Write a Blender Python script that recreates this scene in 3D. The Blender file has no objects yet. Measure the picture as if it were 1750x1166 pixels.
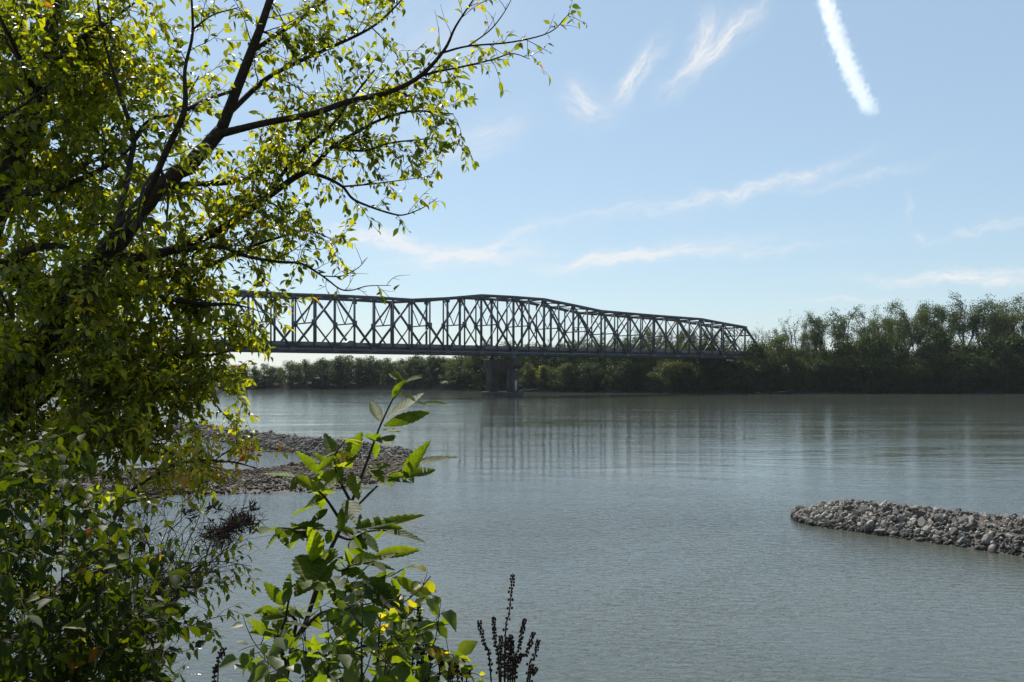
import bpy, math, random
import numpy as np
from mathutils import Vector, Matrix

sc = bpy.context.scene
col = sc.collection
R = math.radians
rng = np.random.default_rng(7)
random.seed(7)

# ------------------------------------------------------------------ camera
F = 1701.0            # focal length in pixels of the 1750 px wide photograph
HC = 7.0              # eye height above the water
HY = 642.0            # row of the horizon
cam_d = bpy.data.cameras.new('camera')
cam = bpy.data.objects.new('camera', cam_d)
col.objects.link(cam)
cam.location = (0, 0, HC)
cam.rotation_euler = (R(90), 0, 0)
cam_d.sensor_width = 36.0
cam_d.lens = 36.0 * F / 1750.0
cam_d.shift_y = (HY - 583.0) / 1750.0
cam_d.clip_start = 0.05
cam_d.clip_end = 20000
sc.camera = cam

# ------------------------------------------------------------------ light
SUN_AZ, SUN_EL = R(-22), R(46)      # azimuth from +Y, negative = to the left of the view
world = bpy.data.worlds.new('World')
sc.world = world
world.use_nodes = True
sun_d = bpy.data.lights.new('sun', 'SUN')
sun_d.energy = 5.0
sun_d.angle = R(0.53)
sun_d.color = (1.0, 0.95, 0.87)
sun = bpy.data.objects.new('sun', sun_d)
col.objects.link(sun)
sdir = Vector((math.sin(SUN_AZ) * math.cos(SUN_EL), math.cos(SUN_AZ) * math.cos(SUN_EL), math.sin(SUN_EL)))
sun.rotation_euler = sdir.to_track_quat('Z', 'Y').to_euler()
sun.location = (0, 0, 60)

sc.view_settings.view_transform = 'Standard'
sc.view_settings.look = 'None'
sc.view_settings.gamma = 1.0
sc.view_settings.exposure = 0.57
sc.render.engine = 'CYCLES'
cy = sc.cycles
cy.max_bounces = 8
cy.diffuse_bounces = 2
cy.glossy_bounces = 3
cy.transmission_bounces = 5
cy.transparent_max_bounces = 8
cy.volume_bounces = 3
cy.caustics_reflective = False
cy.caustics_refractive = False
cy.use_denoising = True
cy.denoiser = 'OPENIMAGEDENOISE'
cy.denoising_prefilter = 'ACCURATE'
cy.denoising_input_passes = 'RGB_ALBEDO_NORMAL'
cy.sample_clamp_direct = 12.0
cy.sample_clamp_indirect = 6.0


# node helper -------------------------------------------------------
class NT:
    def __init__(s, tree):
        s.t = tree
        s.n = tree.nodes
        s.l = tree.links

    def node(s, typ, ins=None, **props):
        nd = s.n.new(typ)
        for k, v in props.items():
            setattr(nd, k, v)
        for k, v in (ins or {}).items():
            if hasattr(v, 'links') and hasattr(v, 'is_output'):
                s.l.new(v, nd.inputs[k])
            else:
                nd.inputs[k].default_value = v
        return nd

    def m(s, op, a, b=0.0, c=0.0, clamp=False):
        nd = s.node('ShaderNodeMath', operation=op, use_clamp=clamp)
        for i, v in enumerate((a, b, c)):
            if hasattr(v, 'is_output'):
                s.l.new(v, nd.inputs[i])
            else:
                nd.inputs[i].default_value = v
        return nd.outputs[0]

    def ramp(s, fac, stops, interp='LINEAR'):
        nd = s.n.new('ShaderNodeValToRGB')
        s.l.new(fac, nd.inputs[0])
        cr = nd.color_ramp
        cr.interpolation = interp
        while len(cr.elements) < len(stops):
            cr.elements.new(0.5)
        for e, (p, c) in zip(cr.elements, stops):
            e.position = p
            e.color = (c[0], c[1], c[2], 1)
        return nd.outputs[0]


# ---- sky: Nishita plus cirrus as a function of direction (azimuth, elevation)
def build_world():
    T = NT(world.node_tree)
    T.n.clear()
    sky = T.node('ShaderNodeTexSky', sky_type='NISHITA', sun_disc=False, sun_elevation=SUN_EL,
                 sun_rotation=SUN_AZ % (2 * math.pi), altitude=200, air_density=1.0, dust_density=0.4, ozone_density=1.8)
    # thin high veil: pales the clear blue as in the photograph
    tint = T.node('ShaderNodeVectorMath', {0: sky.outputs[0], 1: (.5, .5, .5), 2: (2.3, 3.15, 3.85)}, operation='MULTIPLY_ADD')
    tc = T.node('ShaderNodeTexCoord')
    sp = T.node('ShaderNodeSeparateXYZ', {0: tc.outputs['Generated']})
    x, y, z = sp.outputs
    az = T.m('ARCTAN2', x, y)
    el = T.m('ARCSINE', z)
    # a slow warp so that wisps are never straight
    cv = T.node('ShaderNodeCombineXYZ', {0: az, 1: el, 2: 0.0})
    wn = T.node('ShaderNodeTexNoise', {'Vector': cv.outputs[0], 'Scale': 16.0, 'Detail': 5.0, 'Roughness': 0.6}, noise_dimensions='2D')
    wv = T.node('ShaderNodeSeparateColor', {0: wn.outputs['Color']})
    waz = T.m('ADD', az, T.m('MULTIPLY', T.m('SUBTRACT', wv.outputs[0], 0.5), 0.035))
    wel = T.m('ADD', el, T.m('MULTIPLY', T.m('SUBTRACT', wv.outputs[1], 0.5), 0.028))

    def ae(px, py):
        u, v = (px - 875) / F, (HY - py) / F
        return math.atan(u), math.atan(v / math.sqrt(1 + u * u))
    wisps = [  # px, py, half length, half width, angle, strength, grain
        (1222, 82, 82, 19, 40, 1.5, 3), (1200, 60, 36, 16, 62, 1.2, 3), (1090, 128, 50, 15, 52, 1.5, 3), (993, 172, 30, 22, -30, 1.5, 2),
        (1015, 195, 50, 22, 20, .35, 2),
        (825, 235, 80, 26, 22, .55, 3), (790, 265, 60, 12, 8, .4, 3),
        (1230, 335, 170, 9, 11, .75, 5), (1330, 315, 120, 10, 16, .55, 4), (1470, 305, 110, 9, 6, .42, 4), (1060, 358, 90, 8, 7, .4, 4),
        (690, 416, 140, 12, -9, 1.3, 4), (800, 437, 110, 17, 6, 1.3, 4), (860, 412, 60, 9, 24, .7, 3), (640, 405, 70, 9, -4, .7, 3),
        (1040, 440, 120, 12, 9, 1.2, 4), (1130, 430, 160, 13, 6, .9, 4), (1300, 428, 140, 8, 2, .5, 4),
        (1640, 474, 150, 10, -1, 1.0, 5), (1700, 484, 90, 9, -4, .8, 4), (1450, 514, 80, 4, 1, .6, 4),
        (1690, 388, 80, 6, 9, .6, 4), (1570, 401, 14, 4, -30, .6, 2), (1548, 358, 5, 18, 10, .4, 2),
        (930, 385, 120, 9, 12, .3, 4), (740, 60, 150, 90, 35, .32, 2), (700, 190, 160, 60, 25, .2, 2)]
    total = None
    for (px, py, hl, hw, ang, st, gr) in wisps:
        ca, ce = ae(px, py)
        c, s = math.cos(R(ang)), math.sin(R(ang))
        dx = T.m('SUBTRACT', waz, ca)
        dy = T.m('SUBTRACT', wel, ce)
        u = T.m('MULTIPLY_ADD', dx, c, T.m('MULTIPLY', dy, s))
        v = T.m('MULTIPLY_ADD', dx, -s, T.m('MULTIPLY', dy, c))
        nv = T.node('ShaderNodeCombineXYZ', {0: T.m('MULTIPLY', u, F / (hw * 3.2)), 1: T.m('MULTIPLY', v, F / (hw * 0.75)), 2: px * .37})
        nn = T.node('ShaderNodeTexNoise', {'Vector': nv.outputs[0], 'Scale': 1.0, 'Detail': 4.0, 'Roughness': 0.62})
        e = T.m('ADD', T.m('POWER', T.m('ABSOLUTE', T.m('MULTIPLY', u, F / hl)), 2.0), T.m('POWER', T.m('ABSOLUTE', T.m('MULTIPLY', v, F / hw)), 2.0))
        g = T.m('EXPONENT', T.m('MULTIPLY', e, -1.1))
        a = T.m('MULTIPLY', g, T.m('MULTIPLY', T.m('MULTIPLY_ADD', nn.outputs[0], 2.6, -0.75, clamp=True), st))
        total = a if total is None else T.m('ADD', total, a)
    front = T.m('GREATER_THAN', y, 0.0)
    total = T.m('MULTIPLY', T.m('MINIMUM', total, 0.95), front)
    mixed = T.node('ShaderNodeMix', {'Factor': T.m('MULTIPLY', total, 0.85), 'A': (0, 0, 0, 1), 'B': (8.0, 8.1, 8.2, 1)}, data_type='RGBA')
    # Mix node has several sockets of each name: set the colour ones
    for i in mixed.inputs:
        if i.type == 'RGBA' and i.name == 'A':
            T.l.new(tint.outputs[0], i)
        if i.type == 'RGBA' and i.name == 'B':
            i.default_value = (8.0, 8.1, 8.2, 1)
    outc = [o for o in mixed.outputs if o.type == 'RGBA'][0]
    bg = T.node('ShaderNodeBackground', {'Color': outc, 'Strength': 0.075})
    out = T.node('ShaderNodeOutputWorld')
    T.l.new(bg.outputs[0], out.inputs['Surface'])


build_world()


# ------------------------------------------------------------------ helpers
def P(px, py, d):
    """the point at depth d (metres along the view) that the photo shows at pixel px, py"""
    return np.array(((px - 875.0) / F * d, d, HC - (py - HY) / F * d))


def mesh(name, V, Fs, m=None, parent=None, smooth=False, loc=None):
    """V (n,3); Fs list of int arrays (k,3) or (k,4)"""
    V = np.asarray(V, dtype=np.float64)
    me = bpy.data.meshes.new(name)
    Fs = [np.asarray(f, dtype=np.int64) for f in Fs if len(f)]
    nl = sum(f.size for f in Fs)
    nf = sum(len(f) for f in Fs)
    me.vertices.add(len(V))
    me.vertices.foreach_set('co', V.astype(np.float32).ravel())
    me.loops.add(nl)
    me.polygons.add(nf)
    li = np.concatenate([f.ravel() for f in Fs])
    tot = np.concatenate([np.full(len(f), f.shape[1]) for f in Fs])
    st = np.concatenate([[0], np.cumsum(tot)[:-1]])
    me.loops.foreach_set('vertex_index', li.astype(np.int32))
    me.polygons.foreach_set('loop_start', st.astype(np.int32))
    me.polygons.foreach_set('loop_total', tot.astype(np.int32))
    if smooth:
        me.polygons.foreach_set('use_smooth', np.ones(nf, dtype=bool))
    me.update(calc_edges=True)
    me.validate()
    o = bpy.data.objects.new(name, me)
    col.objects.link(o)
    if m is not None:
        me.materials.append(m)
    if parent is not None:
        o.parent = parent
    if loc is not None:
        o.location = loc
    return o


class MB:
    """collects geometry for one mesh"""
    def __init__(s):
        s.V, s.F3, s.F4, s.n = [], [], [], 0

    def add(s, V, Fs):
        V = np.asarray(V, dtype=np.float64)
        for f in Fs:
            f = np.asarray(f, dtype=np.int64)
            if not len(f):
                continue
            (s.F3 if f.shape[1] == 3 else s.F4).append(f + s.n)
        s.V.append(V)
        s.n += len(V)

    def build(s, name, m=None, parent=None, smooth=False, loc=None):
        V = np.concatenate(s.V)
        if loc is not None:
            V = V - np.asarray(loc)
        Fs = []
        if s.F3:
            Fs.append(np.concatenate(s.F3))
        if s.F4:
            Fs.append(np.concatenate(s.F4))
        return mesh(name, V, Fs, m, parent, smooth, loc)


BOXF = np.array([(0, 3, 2, 1), (4, 5, 6, 7), (0, 1, 5, 4), (1, 2, 6, 5), (2, 3, 7, 6), (3, 0, 4, 7)])


def box8(c, ax, ay, az):
    """box by centre and three half-axis vectors"""
    c, ax, ay, az = (np.asarray(v, dtype=float) for v in (c, ax, ay, az))
    V = [c - ax - ay - az, c + ax - ay - az, c + ax + ay - az, c - ax + ay - az, c - ax - ay + az, c + ax - ay + az, c + ax + ay + az, c - ax + ay + az]
    return np.array(V), [BOXF]


def unit(v):
    v = np.asarray(v, dtype=float)
    return v / (np.linalg.norm(v) + 1e-12)


def beam(p, q, w, h, side):
    """bar from p to q; w measured along `side`, h across it"""
    p, q = np.asarray(p, float), np.asarray(q, float)
    d = unit(q - p)
    s = np.asarray(side, float)
    s = unit(s - d * np.dot(s, d))
    u = np.cross(d, s)
    return box8((p + q) / 2, (q - p) / 2, s * w / 2, u * h / 2)


def tube(pts, rad, k=6, cap=True):
    pts = np.asarray(pts, float)
    rad = np.asarray(rad, float) * np.ones(len(pts))
    n = len(pts)
    tan = np.zeros_like(pts)
    tan[1:-1] = pts[2:] - pts[:-2]
    tan[0] = pts[1] - pts[0]
    tan[-1] = pts[-1] - pts[-2]
    tan /= np.linalg.norm(tan, axis=1)[:, None] + 1e-12
    ref = np.array((0.31, 0.95, 0.05)) if abs(tan[0][1]) < 0.8 else np.array((1.0, 0.1, 0.2))
    a = np.cross(tan, ref)
    a /= np.linalg.norm(a, axis=1)[:, None] + 1e-12
    b = np.cross(tan, a)
    th = np.arange(k) * 2 * math.pi / k
    V = pts[:, None, :] + rad[:, None, None] * (a[:, None, :] * np.cos(th)[None, :, None] + b[:, None, :] * np.sin(th)[None, :, None])
    V = V.reshape(-1, 3)
    i = np.arange(n - 1)[:, None] * k
    j = np.arange(k)[None, :]
    jn = (j + 1) % k
    F4 = np.stack([i + j, i + jn, i + k + jn, i + k + j], -1).reshape(-1, 4)
    Fs = [F4]
    if cap:
        V = np.vstack([V, pts[:1], pts[-1:]])
        c0, c1 = n * k, n * k + 1
        jj = np.arange(k)
        Fs.append(np.stack([np.full(k, c0), (jj + 1) % k, jj], -1))
        Fs.append(np.stack([np.full(k, c1), (n - 1) * k + jj, (n - 1) * k + (jj + 1) % k], -1))
    return V, Fs


def smooth_path(pts, per=4):
    """Catmull-Rom through the given rows (any number of columns)"""
    p = np.asarray(pts, float)
    p = np.vstack([2 * p[0] - p[1], p, 2 * p[-1] - p[-2]])
    out = []
    for i in range(1, len(p) - 2):
        for t in np.arange(per) / per:
            a, b, c, d = p[i - 1], p[i], p[i + 1], p[i + 2]
            out.append(0.5 * (2 * b + (c - a) * t + (2 * a - 5 * b + 4 * c - d) * t * t + (3 * b - a - 3 * c + d) * t ** 3))
    out.append(p[-2])
    return np.array(out)


def tag(o, label=None, cat=None, group=None, kind=None):
    if label:
        o['label'] = label
    if cat:
        o['category'] = cat
    if group:
        o['group'] = group
    if kind:
        o['kind'] = kind
    return o


def empty(name, loc=(0, 0, 0)):
    o = bpy.data.objects.new(name, None)
    o.empty_display_size = 0.2
    col.objects.link(o)
    o.location = loc
    return o


def mb_child(mb, name, m, parent, smooth=False):
    """build with world coordinates under a moved parent"""
    V = np.concatenate(mb.V) - np.array(parent.matrix_basis.translation)
    pp = parent.parent
    while pp is not None:
        V = V - np.array(pp.matrix_basis.translation)
        pp = pp.parent
    Fs = []
    if mb.F3:
        Fs.append(np.concatenate(mb.F3))
    if mb.F4:
        Fs.append(np.concatenate(mb.F4))
    return mesh(name, V, Fs, m, parent, smooth)


# ------------------------------------------------------------------ materials
def new_mat(name):
    m = bpy.data.materials.new(name)
    m.use_nodes = True
    T = NT(m.node_tree)
    T.n.clear()
    out = T.node('ShaderNodeOutputMaterial')
    return m, T, out


def noisy_mat(name, stops, scale, rough=0.7, bump=0.0, bdist=0.02, detail=6, spec=0.3, island=0.0, bscale=None, wet=False):
    m, T, out = new_mat(name)
    tc = T.node('ShaderNodeTexCoord')
    nz = T.node('ShaderNodeTexNoise', {'Vector': tc.outputs['Object'], 'Scale': scale, 'Detail': detail, 'Roughness': 0.65})
    fac = nz.outputs[0]
    if island:
        gi = T.node('ShaderNodeNewGeometry')
        oi = T.node('ShaderNodeObjectInfo')
        r = T.m('FRACT', T.m('ADD', gi.outputs['Random Per Island'], oi.outputs['Random']))
        fac = T.m('ADD', T.m('MULTIPLY', fac, 1 - island), T.m('MULTIPLY', r, island))
    c = T.ramp(fac, stops)
    if wet:      # stones stay dark and wet just above the river
        gp = T.node('ShaderNodeNewGeometry')
        gz = T.node('ShaderNodeSeparateXYZ', {0: gp.outputs['Position']}).outputs[2]
        wz = T.m('ADD', gz, T.m('MULTIPLY', nz.outputs[0], .22))
        wf = T.node('ShaderNodeMapRange', {'Value': wz, 'From Min': .22, 'From Max': .40, 'To Min': .32, 'To Max': 1.0}).outputs[0]
        wc = T.node('ShaderNodeVectorMath', {0: c}, operation='SCALE')
        T.l.new(wf, wc.inputs['Scale'])
        c = wc.outputs[0]
    pb = T.node('ShaderNodeBsdfPrincipled', {'Base Color': c, 'Roughness': rough, 'Specular IOR Level': spec})
    if bump:
        n2 = T.node('ShaderNodeTexNoise', {'Vector': tc.outputs['Object'], 'Scale': bscale or scale * 3, 'Detail': 5.0, 'Roughness': 0.6})
        bp = T.node('ShaderNodeBump', {'Height': n2.outputs[0], 'Strength': bump, 'Distance': bdist})
        T.l.new(bp.outputs[0], pb.inputs['Normal'])
    T.l.new(pb.outputs[0], out.inputs[0])
    return m


def leaf_mat(name, stops, trans_gain=3.5, mix=0.46, rough=0.42, objrand=False, tint=(1.18, 1.16, 0.22), spec=0.3, veins=False):
    m, T, out = new_mat(name)
    gi = T.node('ShaderNodeNewGeometry')
    r = gi.outputs['Random Per Island']
    if not objrand:      # sprays turn colour together, not leaf by leaf
        tp = T.node('ShaderNodeTexCoord')
        cl = T.node('ShaderNodeTexNoise', {'Vector': tp.outputs['Object'], 'Scale': 2.6, 'Detail': 2.0})
        r = T.m('ADD', T.m('MULTIPLY', r, .62), T.m('MULTIPLY_ADD', cl.outputs[0], 1.1, -.36, clamp=True))
        r = T.m('MINIMUM', r, 1.0)
    if objrand:
        oi = T.node('ShaderNodeObjectInfo')
        r = T.m('ADD', T.m('MULTIPLY', r, 0.45), T.m('MULTIPLY', oi.outputs['Random'], 0.55))
    c = T.ramp(r, stops)
    tc = T.node('ShaderNodeTexCoord')
    nz = T.node('ShaderNodeTexNoise', {'Vector': tc.outputs['Object'], 'Scale': 60.0 if not objrand else 0.3, 'Detail': 3.0})
    k = T.m('MULTIPLY_ADD', nz.outputs[0], 0.9, 0.55)
    cc = T.node('ShaderNodeVectorMath', {0: c}, operation='SCALE')
    T.l.new(k, cc.inputs['Scale'])
    pb = T.node('ShaderNodeBsdfPrincipled', {'Base Color': cc.outputs[0], 'Roughness': rough, 'Specular IOR Level': spec})
    if veins:
        uv = T.node('ShaderNodeUVMap', uv_map='leaf')
        us = T.node('ShaderNodeSeparateXYZ', {0: uv.outputs[0]})
        av = T.m('ABSOLUTE', us.outputs[1])
        ph = T.m('MULTIPLY', T.m('SUBTRACT', us.outputs[0], T.m('MULTIPLY', av, .55)), 2 * math.pi * 8.4)
        rib = T.m('POWER', T.m('MULTIPLY_ADD', T.m('COSINE', ph), .5, .5), 5.0)
        mid = T.m('LESS_THAN', av, .018)
        vn = T.m('MAXIMUM', rib, mid)
        bl = T.node('ShaderNodeTexNoise', {'Vector': tc.outputs['Object'], 'Scale': 38.0, 'Detail': 4.0})
        bp = T.node('ShaderNodeBump', {'Height': T.m('ADD', T.m('MULTIPLY', vn, -.5), T.m('MULTIPLY', bl.outputs[0], 2.2)), 'Strength': .35, 'Distance': .004})
        T.l.new(bp.outputs[0], pb.inputs['Normal'])
        veined = T.node('ShaderNodeVectorMath', {0: cc.outputs[0]}, operation='SCALE')
        T.l.new(T.m('MULTIPLY_ADD', vn, .3, T.m('MULTIPLY_ADD', bl.outputs[0], 1.1, .30)), veined.inputs['Scale'])  # pale veins and random mottling vary the leaf's own colour
        T.l.new(veined.outputs[0], pb.inputs['Base Color'])
        cc = veined
    t2 = T.node('ShaderNodeVectorMath', {0: cc.outputs[0], 1: tuple(trans_gain * t for t in tint)}, operation='MULTIPLY')
    tl = T.node('ShaderNodeBsdfTranslucent', {'Color': t2.outputs[0]})
    mx = T.node('ShaderNodeMixShader', {0: mix})
    T.l.new(pb.outputs[0], mx.inputs[1])
    T.l.new(tl.outputs[0], mx.inputs[2])
    T.l.new(mx.outputs[0], out.inputs[0])
    return m


G1, G2, G3 = (.022, .034, .004), (.048, .065, .006), (.112, .119, .009)
YL, OR, RD = (.26, .21, .02), (.22, .085, .012), (.30, .02, .015)
M = {}
M['leaf'] = leaf_mat('tree_leaf', [(0, G1), (.30, G2), (.58, G3), (.80, (.17, .175, .016)), (.94, YL), (1, OR)])
M['leaf_yellow'] = leaf_mat('turning_leaf', [(0, G2), (.35, G3), (.55, (.2, .19, .02)), (.75, YL), (.93, OR), (1, (.2, .05, .01))])
M['leaf_shaded'] = leaf_mat('shrub_leaf', [(0, (.022, .038, .005)), (.45, G1), (.75, G2), (.93, G3), (.97, YL), (1, OR)], trans_gain=2.2, rough=0.6, mix=.36, spec=.14)  # leaf colours lowered to carry the shade of the tree above
M['leaf_round'] = leaf_mat('round_leaf', [(0, (.030, .048, .006)), (.6, (.058, .082, .008)), (.9, (.10, .122, .011)), (1, (.2, .17, .02))], mix=.42, rough=.5, spec=.35)
M['leaf_oak'] = leaf_mat('toothed_leaf', [(0, (.030, .048, .006)), (.6, (.058, .082, .008)), (.9, (.10, .122, .011)), (1, (.2, .17, .02))], mix=.45, rough=0.6, spec=.16, veins=True)
M['bark'] = noisy_mat('bark', [(.3, (.014, .010, .007)), (.7, (.05, .037, .025))], 22, .9, .9, .02, bscale=45)
M['twig'] = noisy_mat('twig_bark', [(.3, (.018, .013, .009)), (.7, (.045, .033, .024))], 30, .85)
M['dry'] = noisy_mat('dry_seed', [(.3, (.016, .010, .007)), (.7, (.04, .026, .016))], 200, .8)
M['deadtwig'] = noisy_mat('dead_twig', [(.3, (.03, .02, .014)), (.7, (.08, .055, .038))], 40, .9)
M['far_leaf'] = leaf_mat('bank_leaf', [(0, (.015, .027, .007)), (.4, (.025, .041, .009)), (.75, (.045, .060, .012)), (1, (.10, .092, .02))], trans_gain=1.8, mix=.4, rough=.6, objrand=True, tint=(1.05, 1.1, .4), spec=.2)
M['far_sparse'] = leaf_mat('cottonwood_leaf', [(0, (.022, .04, .010)), (.5, (.038, .058, .014)), (1, (.075, .08, .02))], trans_gain=2.0, mix=.35, rough=.6, objrand=True, tint=(1, 1.05, .5), spec=.2)
M['far_willow'] = leaf_mat('willow_leaf', [(0, (.07, .085, .012)), (.5, (.12, .125, .018)), (1, (.19, .165, .025))], trans_gain=2.4, mix=.5, rough=.6, objrand=True, tint=(1.1, 1.1, .3), spec=.2)
M['far_bark'] = noisy_mat('far_bark', [(.3, (.05, .043, .036)), (.7, (.14, .12, .10))], .6, .9)
M['steel'] = noisy_mat('grey_steel_paint', [(.25, (.036, .040, .047)), (.6, (.066, .072, .082)), (.9, (.098, .10, .105))], .35, .5, spec=.4)
M['concrete'] = noisy_mat('weathered_concrete', [(.2, (.022, .018, .015)), (.5, (.052, .045, .038)), (.8, (.10, .088, .075))], .5, .85, .3, .05)
M['asphalt'] = noisy_mat('asphalt', [(.3, (.04, .04, .042)), (.7, (.065, .064, .062))], 2, .9)
M['deckside'] = noisy_mat('deck_concrete', [(.3, (.09, .088, .085)), (.7, (.16, .155, .15))], .4, .85)
M['rock'] = noisy_mat('limestone', [(.12, (.035, .031, .027)), (.42, (.12, .108, .094)), (.68, (.255, .232, .20)), (1, (.46, .42, .36))], 3.0, .85, .7, .04, island=.55, bscale=9, wet=True)
M['rubble'] = noisy_mat('rubble', [(.25, (.022, .018, .015)), (.5, (.07, .06, .05)), (.8, (.13, .112, .095))], 6.0, .9, .8, .15, bscale=3)
M['dike_rock'] = noisy_mat('dike_stone', [(.15, (.034, .030, .026)), (.5, (.095, .085, .073)), (1, (.23, .207, .18))], 2.0, .9, .4, .03, island=.6, wet=True)
M['gravel'] = noisy_mat('gravel_stone', [(.1, (.028, .021, .015)), (.5, (.078, .058, .041)), (1, (.18, .14, .10))], 1.5, .9, .4, .03, island=.6, wet=True)
M['mud'] = noisy_mat('bank_mud', [(.3, (.022, .018, .012)), (.7, (.05, .041, .03))], .12, .95, .5, .3)
M['soil'] = noisy_mat('bank_soil', [(.3, (.03, .034, .014)), (.6, (.06, .055, .03)), (.8, (.05, .065, .02))], 1.4, .95, .6, .08)
M['wood'] = noisy_mat('driftwood', [(.3, (.16, .14, .12)), (.7, (.38, .35, .31))], 1.5, .85)
M['white'] = noisy_mat('white_paint', [(.3, (.34, .36, .38)), (.7, (.5, .51, .52))], 1.0, .6)
M['black'] = noisy_mat('black_paint', [(.3, (.015, .015, .016)), (.7, (.03, .03, .03))], 1.0, .6)
M['carpaint'] = noisy_mat('silver_car_paint', [(.3, (.34, .36, .38)), (.7, (.42, .44, .46))], .6, .25, spec=.6)
M['glass'] = noisy_mat('dark_glass', [(.3, (.012, .014, .016)), (.7, (.02, .022, .025))], 1.0, .06, spec=.7)
M['rubber'] = noisy_mat('tyre_rubber', [(.3, (.012, .012, .012)), (.7, (.025, .025, .025))], 4.0, .9)


# ------------------------------------------------------------------ water
def build_water():
    m, T, out = new_mat('river_water')
    tc = T.node('ShaderNodeTexCoord')
    pos = tc.outputs['Object']
    sp = T.node('ShaderNodeSeparateXYZ', {0: pos})
    x, y = sp.outputs[0], sp.outputs[1]
    # the seam between the slack water behind the dikes and the current
    wn = T.node('ShaderNodeTexNoise', {'Vector': pos, 'Scale': 0.07, 'Detail': 4.0})
    ys = T.m('ADD', y, T.m('MULTIPLY', T.m('SUBTRACT', wn.outputs[0], .5), 18))
    # the pool behind the left dike is slack water too
    ys = T.m('SUBTRACT', ys, T.m('ADD', T.m('MULTIPLY', T.m('MULTIPLY', T.m('SUBTRACT', -4.0, x), .25, clamp=True), 24.0), T.m('MULTIPLY', T.m('MAXIMUM', T.m('SUBTRACT', -7.5, x), 0.0), 1.39)))
    cur = T.node('ShaderNodeMapRange', {'Value': ys, 'From Min': 44.0, 'From Max': 78.0}).outputs[0]

    def noise(sx, sy, rot, detail=3.0, rough=.5, dist=0.0, off=0.0):
        mp = T.node('ShaderNodeMapping', {'Vector': pos, 'Scale': (sx, sy, 1), 'Rotation': (0, 0, R(rot)), 'Location': (off, off * .7, 0)}, vector_type='POINT')
        return T.node('ShaderNodeTexNoise', {'Vector': mp.outputs[0], 'Scale': 1.0, 'Detail': detail, 'Roughness': rough, 'Distortion': dist}, noise_dimensions='2D').outputs[0]
    rip = noise(1.7, 4.0, 24, 3.0, .55, .3)             # slack water: short wind ripples
    rip2 = noise(4.5, 10.0, 24, 1.0, .5, .2, 4)
    patch = noise(.05, .09, 0, 3.0, .6, .4, 9)
    cat = noise(.55, 1.15, 6, 4.0, .6, .8, 2)           # current: boils and choppy streaks
    cat2 = noise(.11, .30, 4, 4.0, .6, 1.2, 5)
    chop = noise(.30, 1.7, 4, 3.0, .6, 1.0, 6)
    streak = noise(.022, .075, 3, 6.0, .68, 1.6, 7)
    h1 = T.m('MULTIPLY', T.m('ADD', T.m('MULTIPLY', rip, .030), T.m('MULTIPLY', rip2, .006)), T.m('MULTIPLY_ADD', patch, 1.3, .35))
    h2 = T.m('ADD', T.m('MULTIPLY', cat, .010), T.m('ADD', T.m('MULTIPLY', cat2, .030), T.m('MULTIPLY_ADD', T.m('POWER', chop, 3.0), .014, T.m('MULTIPLY', rip, .0012))))
    h2 = T.m('MULTIPLY', h2, T.m('MULTIPLY_ADD', streak, 3.2, -1.05, clamp=True))
    hh = T.node('ShaderNodeMix', {'Factor': cur}, data_type='FLOAT')
    fl = [i for i in hh.inputs if i.type == 'VALUE']
    T.l.new(h1, fl[1])
    T.l.new(h2, fl[2])
    bp = T.node('ShaderNodeBump', {'Height': [o for o in hh.outputs if o.type == 'VALUE'][0], 'Strength': 1.0, 'Distance': 1.0})
    mud = T.ramp(noise(.03, .08, 0, 3.0, .6, .5, 3), [(.3, (.056, .064, .053)), (.7, (.072, .077, .061))])
    pb = T.node('ShaderNodeBsdfPrincipled', {'Base Color': mud, 'Roughness': .07, 'IOR': 1.333, 'Specular IOR Level': .5})
    T.l.new(bp.outputs[0], pb.inputs['Normal'])
    T.l.new(pb.outputs[0], out.inputs[0])
    V = [(-1800, -2, 0), (1800, -2, 0), (1800, 900, 0), (-1800, 900, 0)]
    o = mesh('water', V, [np.array([(0, 1, 2, 3)])], m)
    tag(o, kind='structure')


build_water()


# ------------------------------------------------------------------ terrain
def fbm(x, y, seed=0, oct=4):
    r = np.random.default_rng(seed)
    v = 0
    for k in range(oct):
        for _ in range(3):
            a = r.uniform(0, 2 * math.pi)
            f = 2.0 ** k
            v = v + np.sin(f * (x * math.cos(a) + y * math.sin(a)) + r.uniform(0, 6.28)) / f / 3
    return v


SHORE_PX = np.array([-3500, -900, -300, 0, 480, 700, 800, 900, 960, 1060, 1215, 1400, 1750, 2300, 4500])
SHORE_Y = np.array([470, 475, 490, 500, 505, 490, 455, 432, 420, 408, 390, 387, 385, 395, 400])


def shore_y(px):
    return np.interp(px, SHORE_PX, SHORE_Y)


def grid_faces(nr, nc):
    i = np.arange(nr - 1)[:, None] * nc
    j = np.arange(nc - 1)[None, :]
    return np.stack([i + j, i + j + 1, i + nc + j + 1, i + nc + j], -1).reshape(-1, 4)


def far_z(off):
    return np.interp(off, [-30, -4, 0, 3, 8, 25, 200, 3000], [-5, -.8, .05, 1.2, 2.6, 3.4, 4.2, 5.0])


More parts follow.
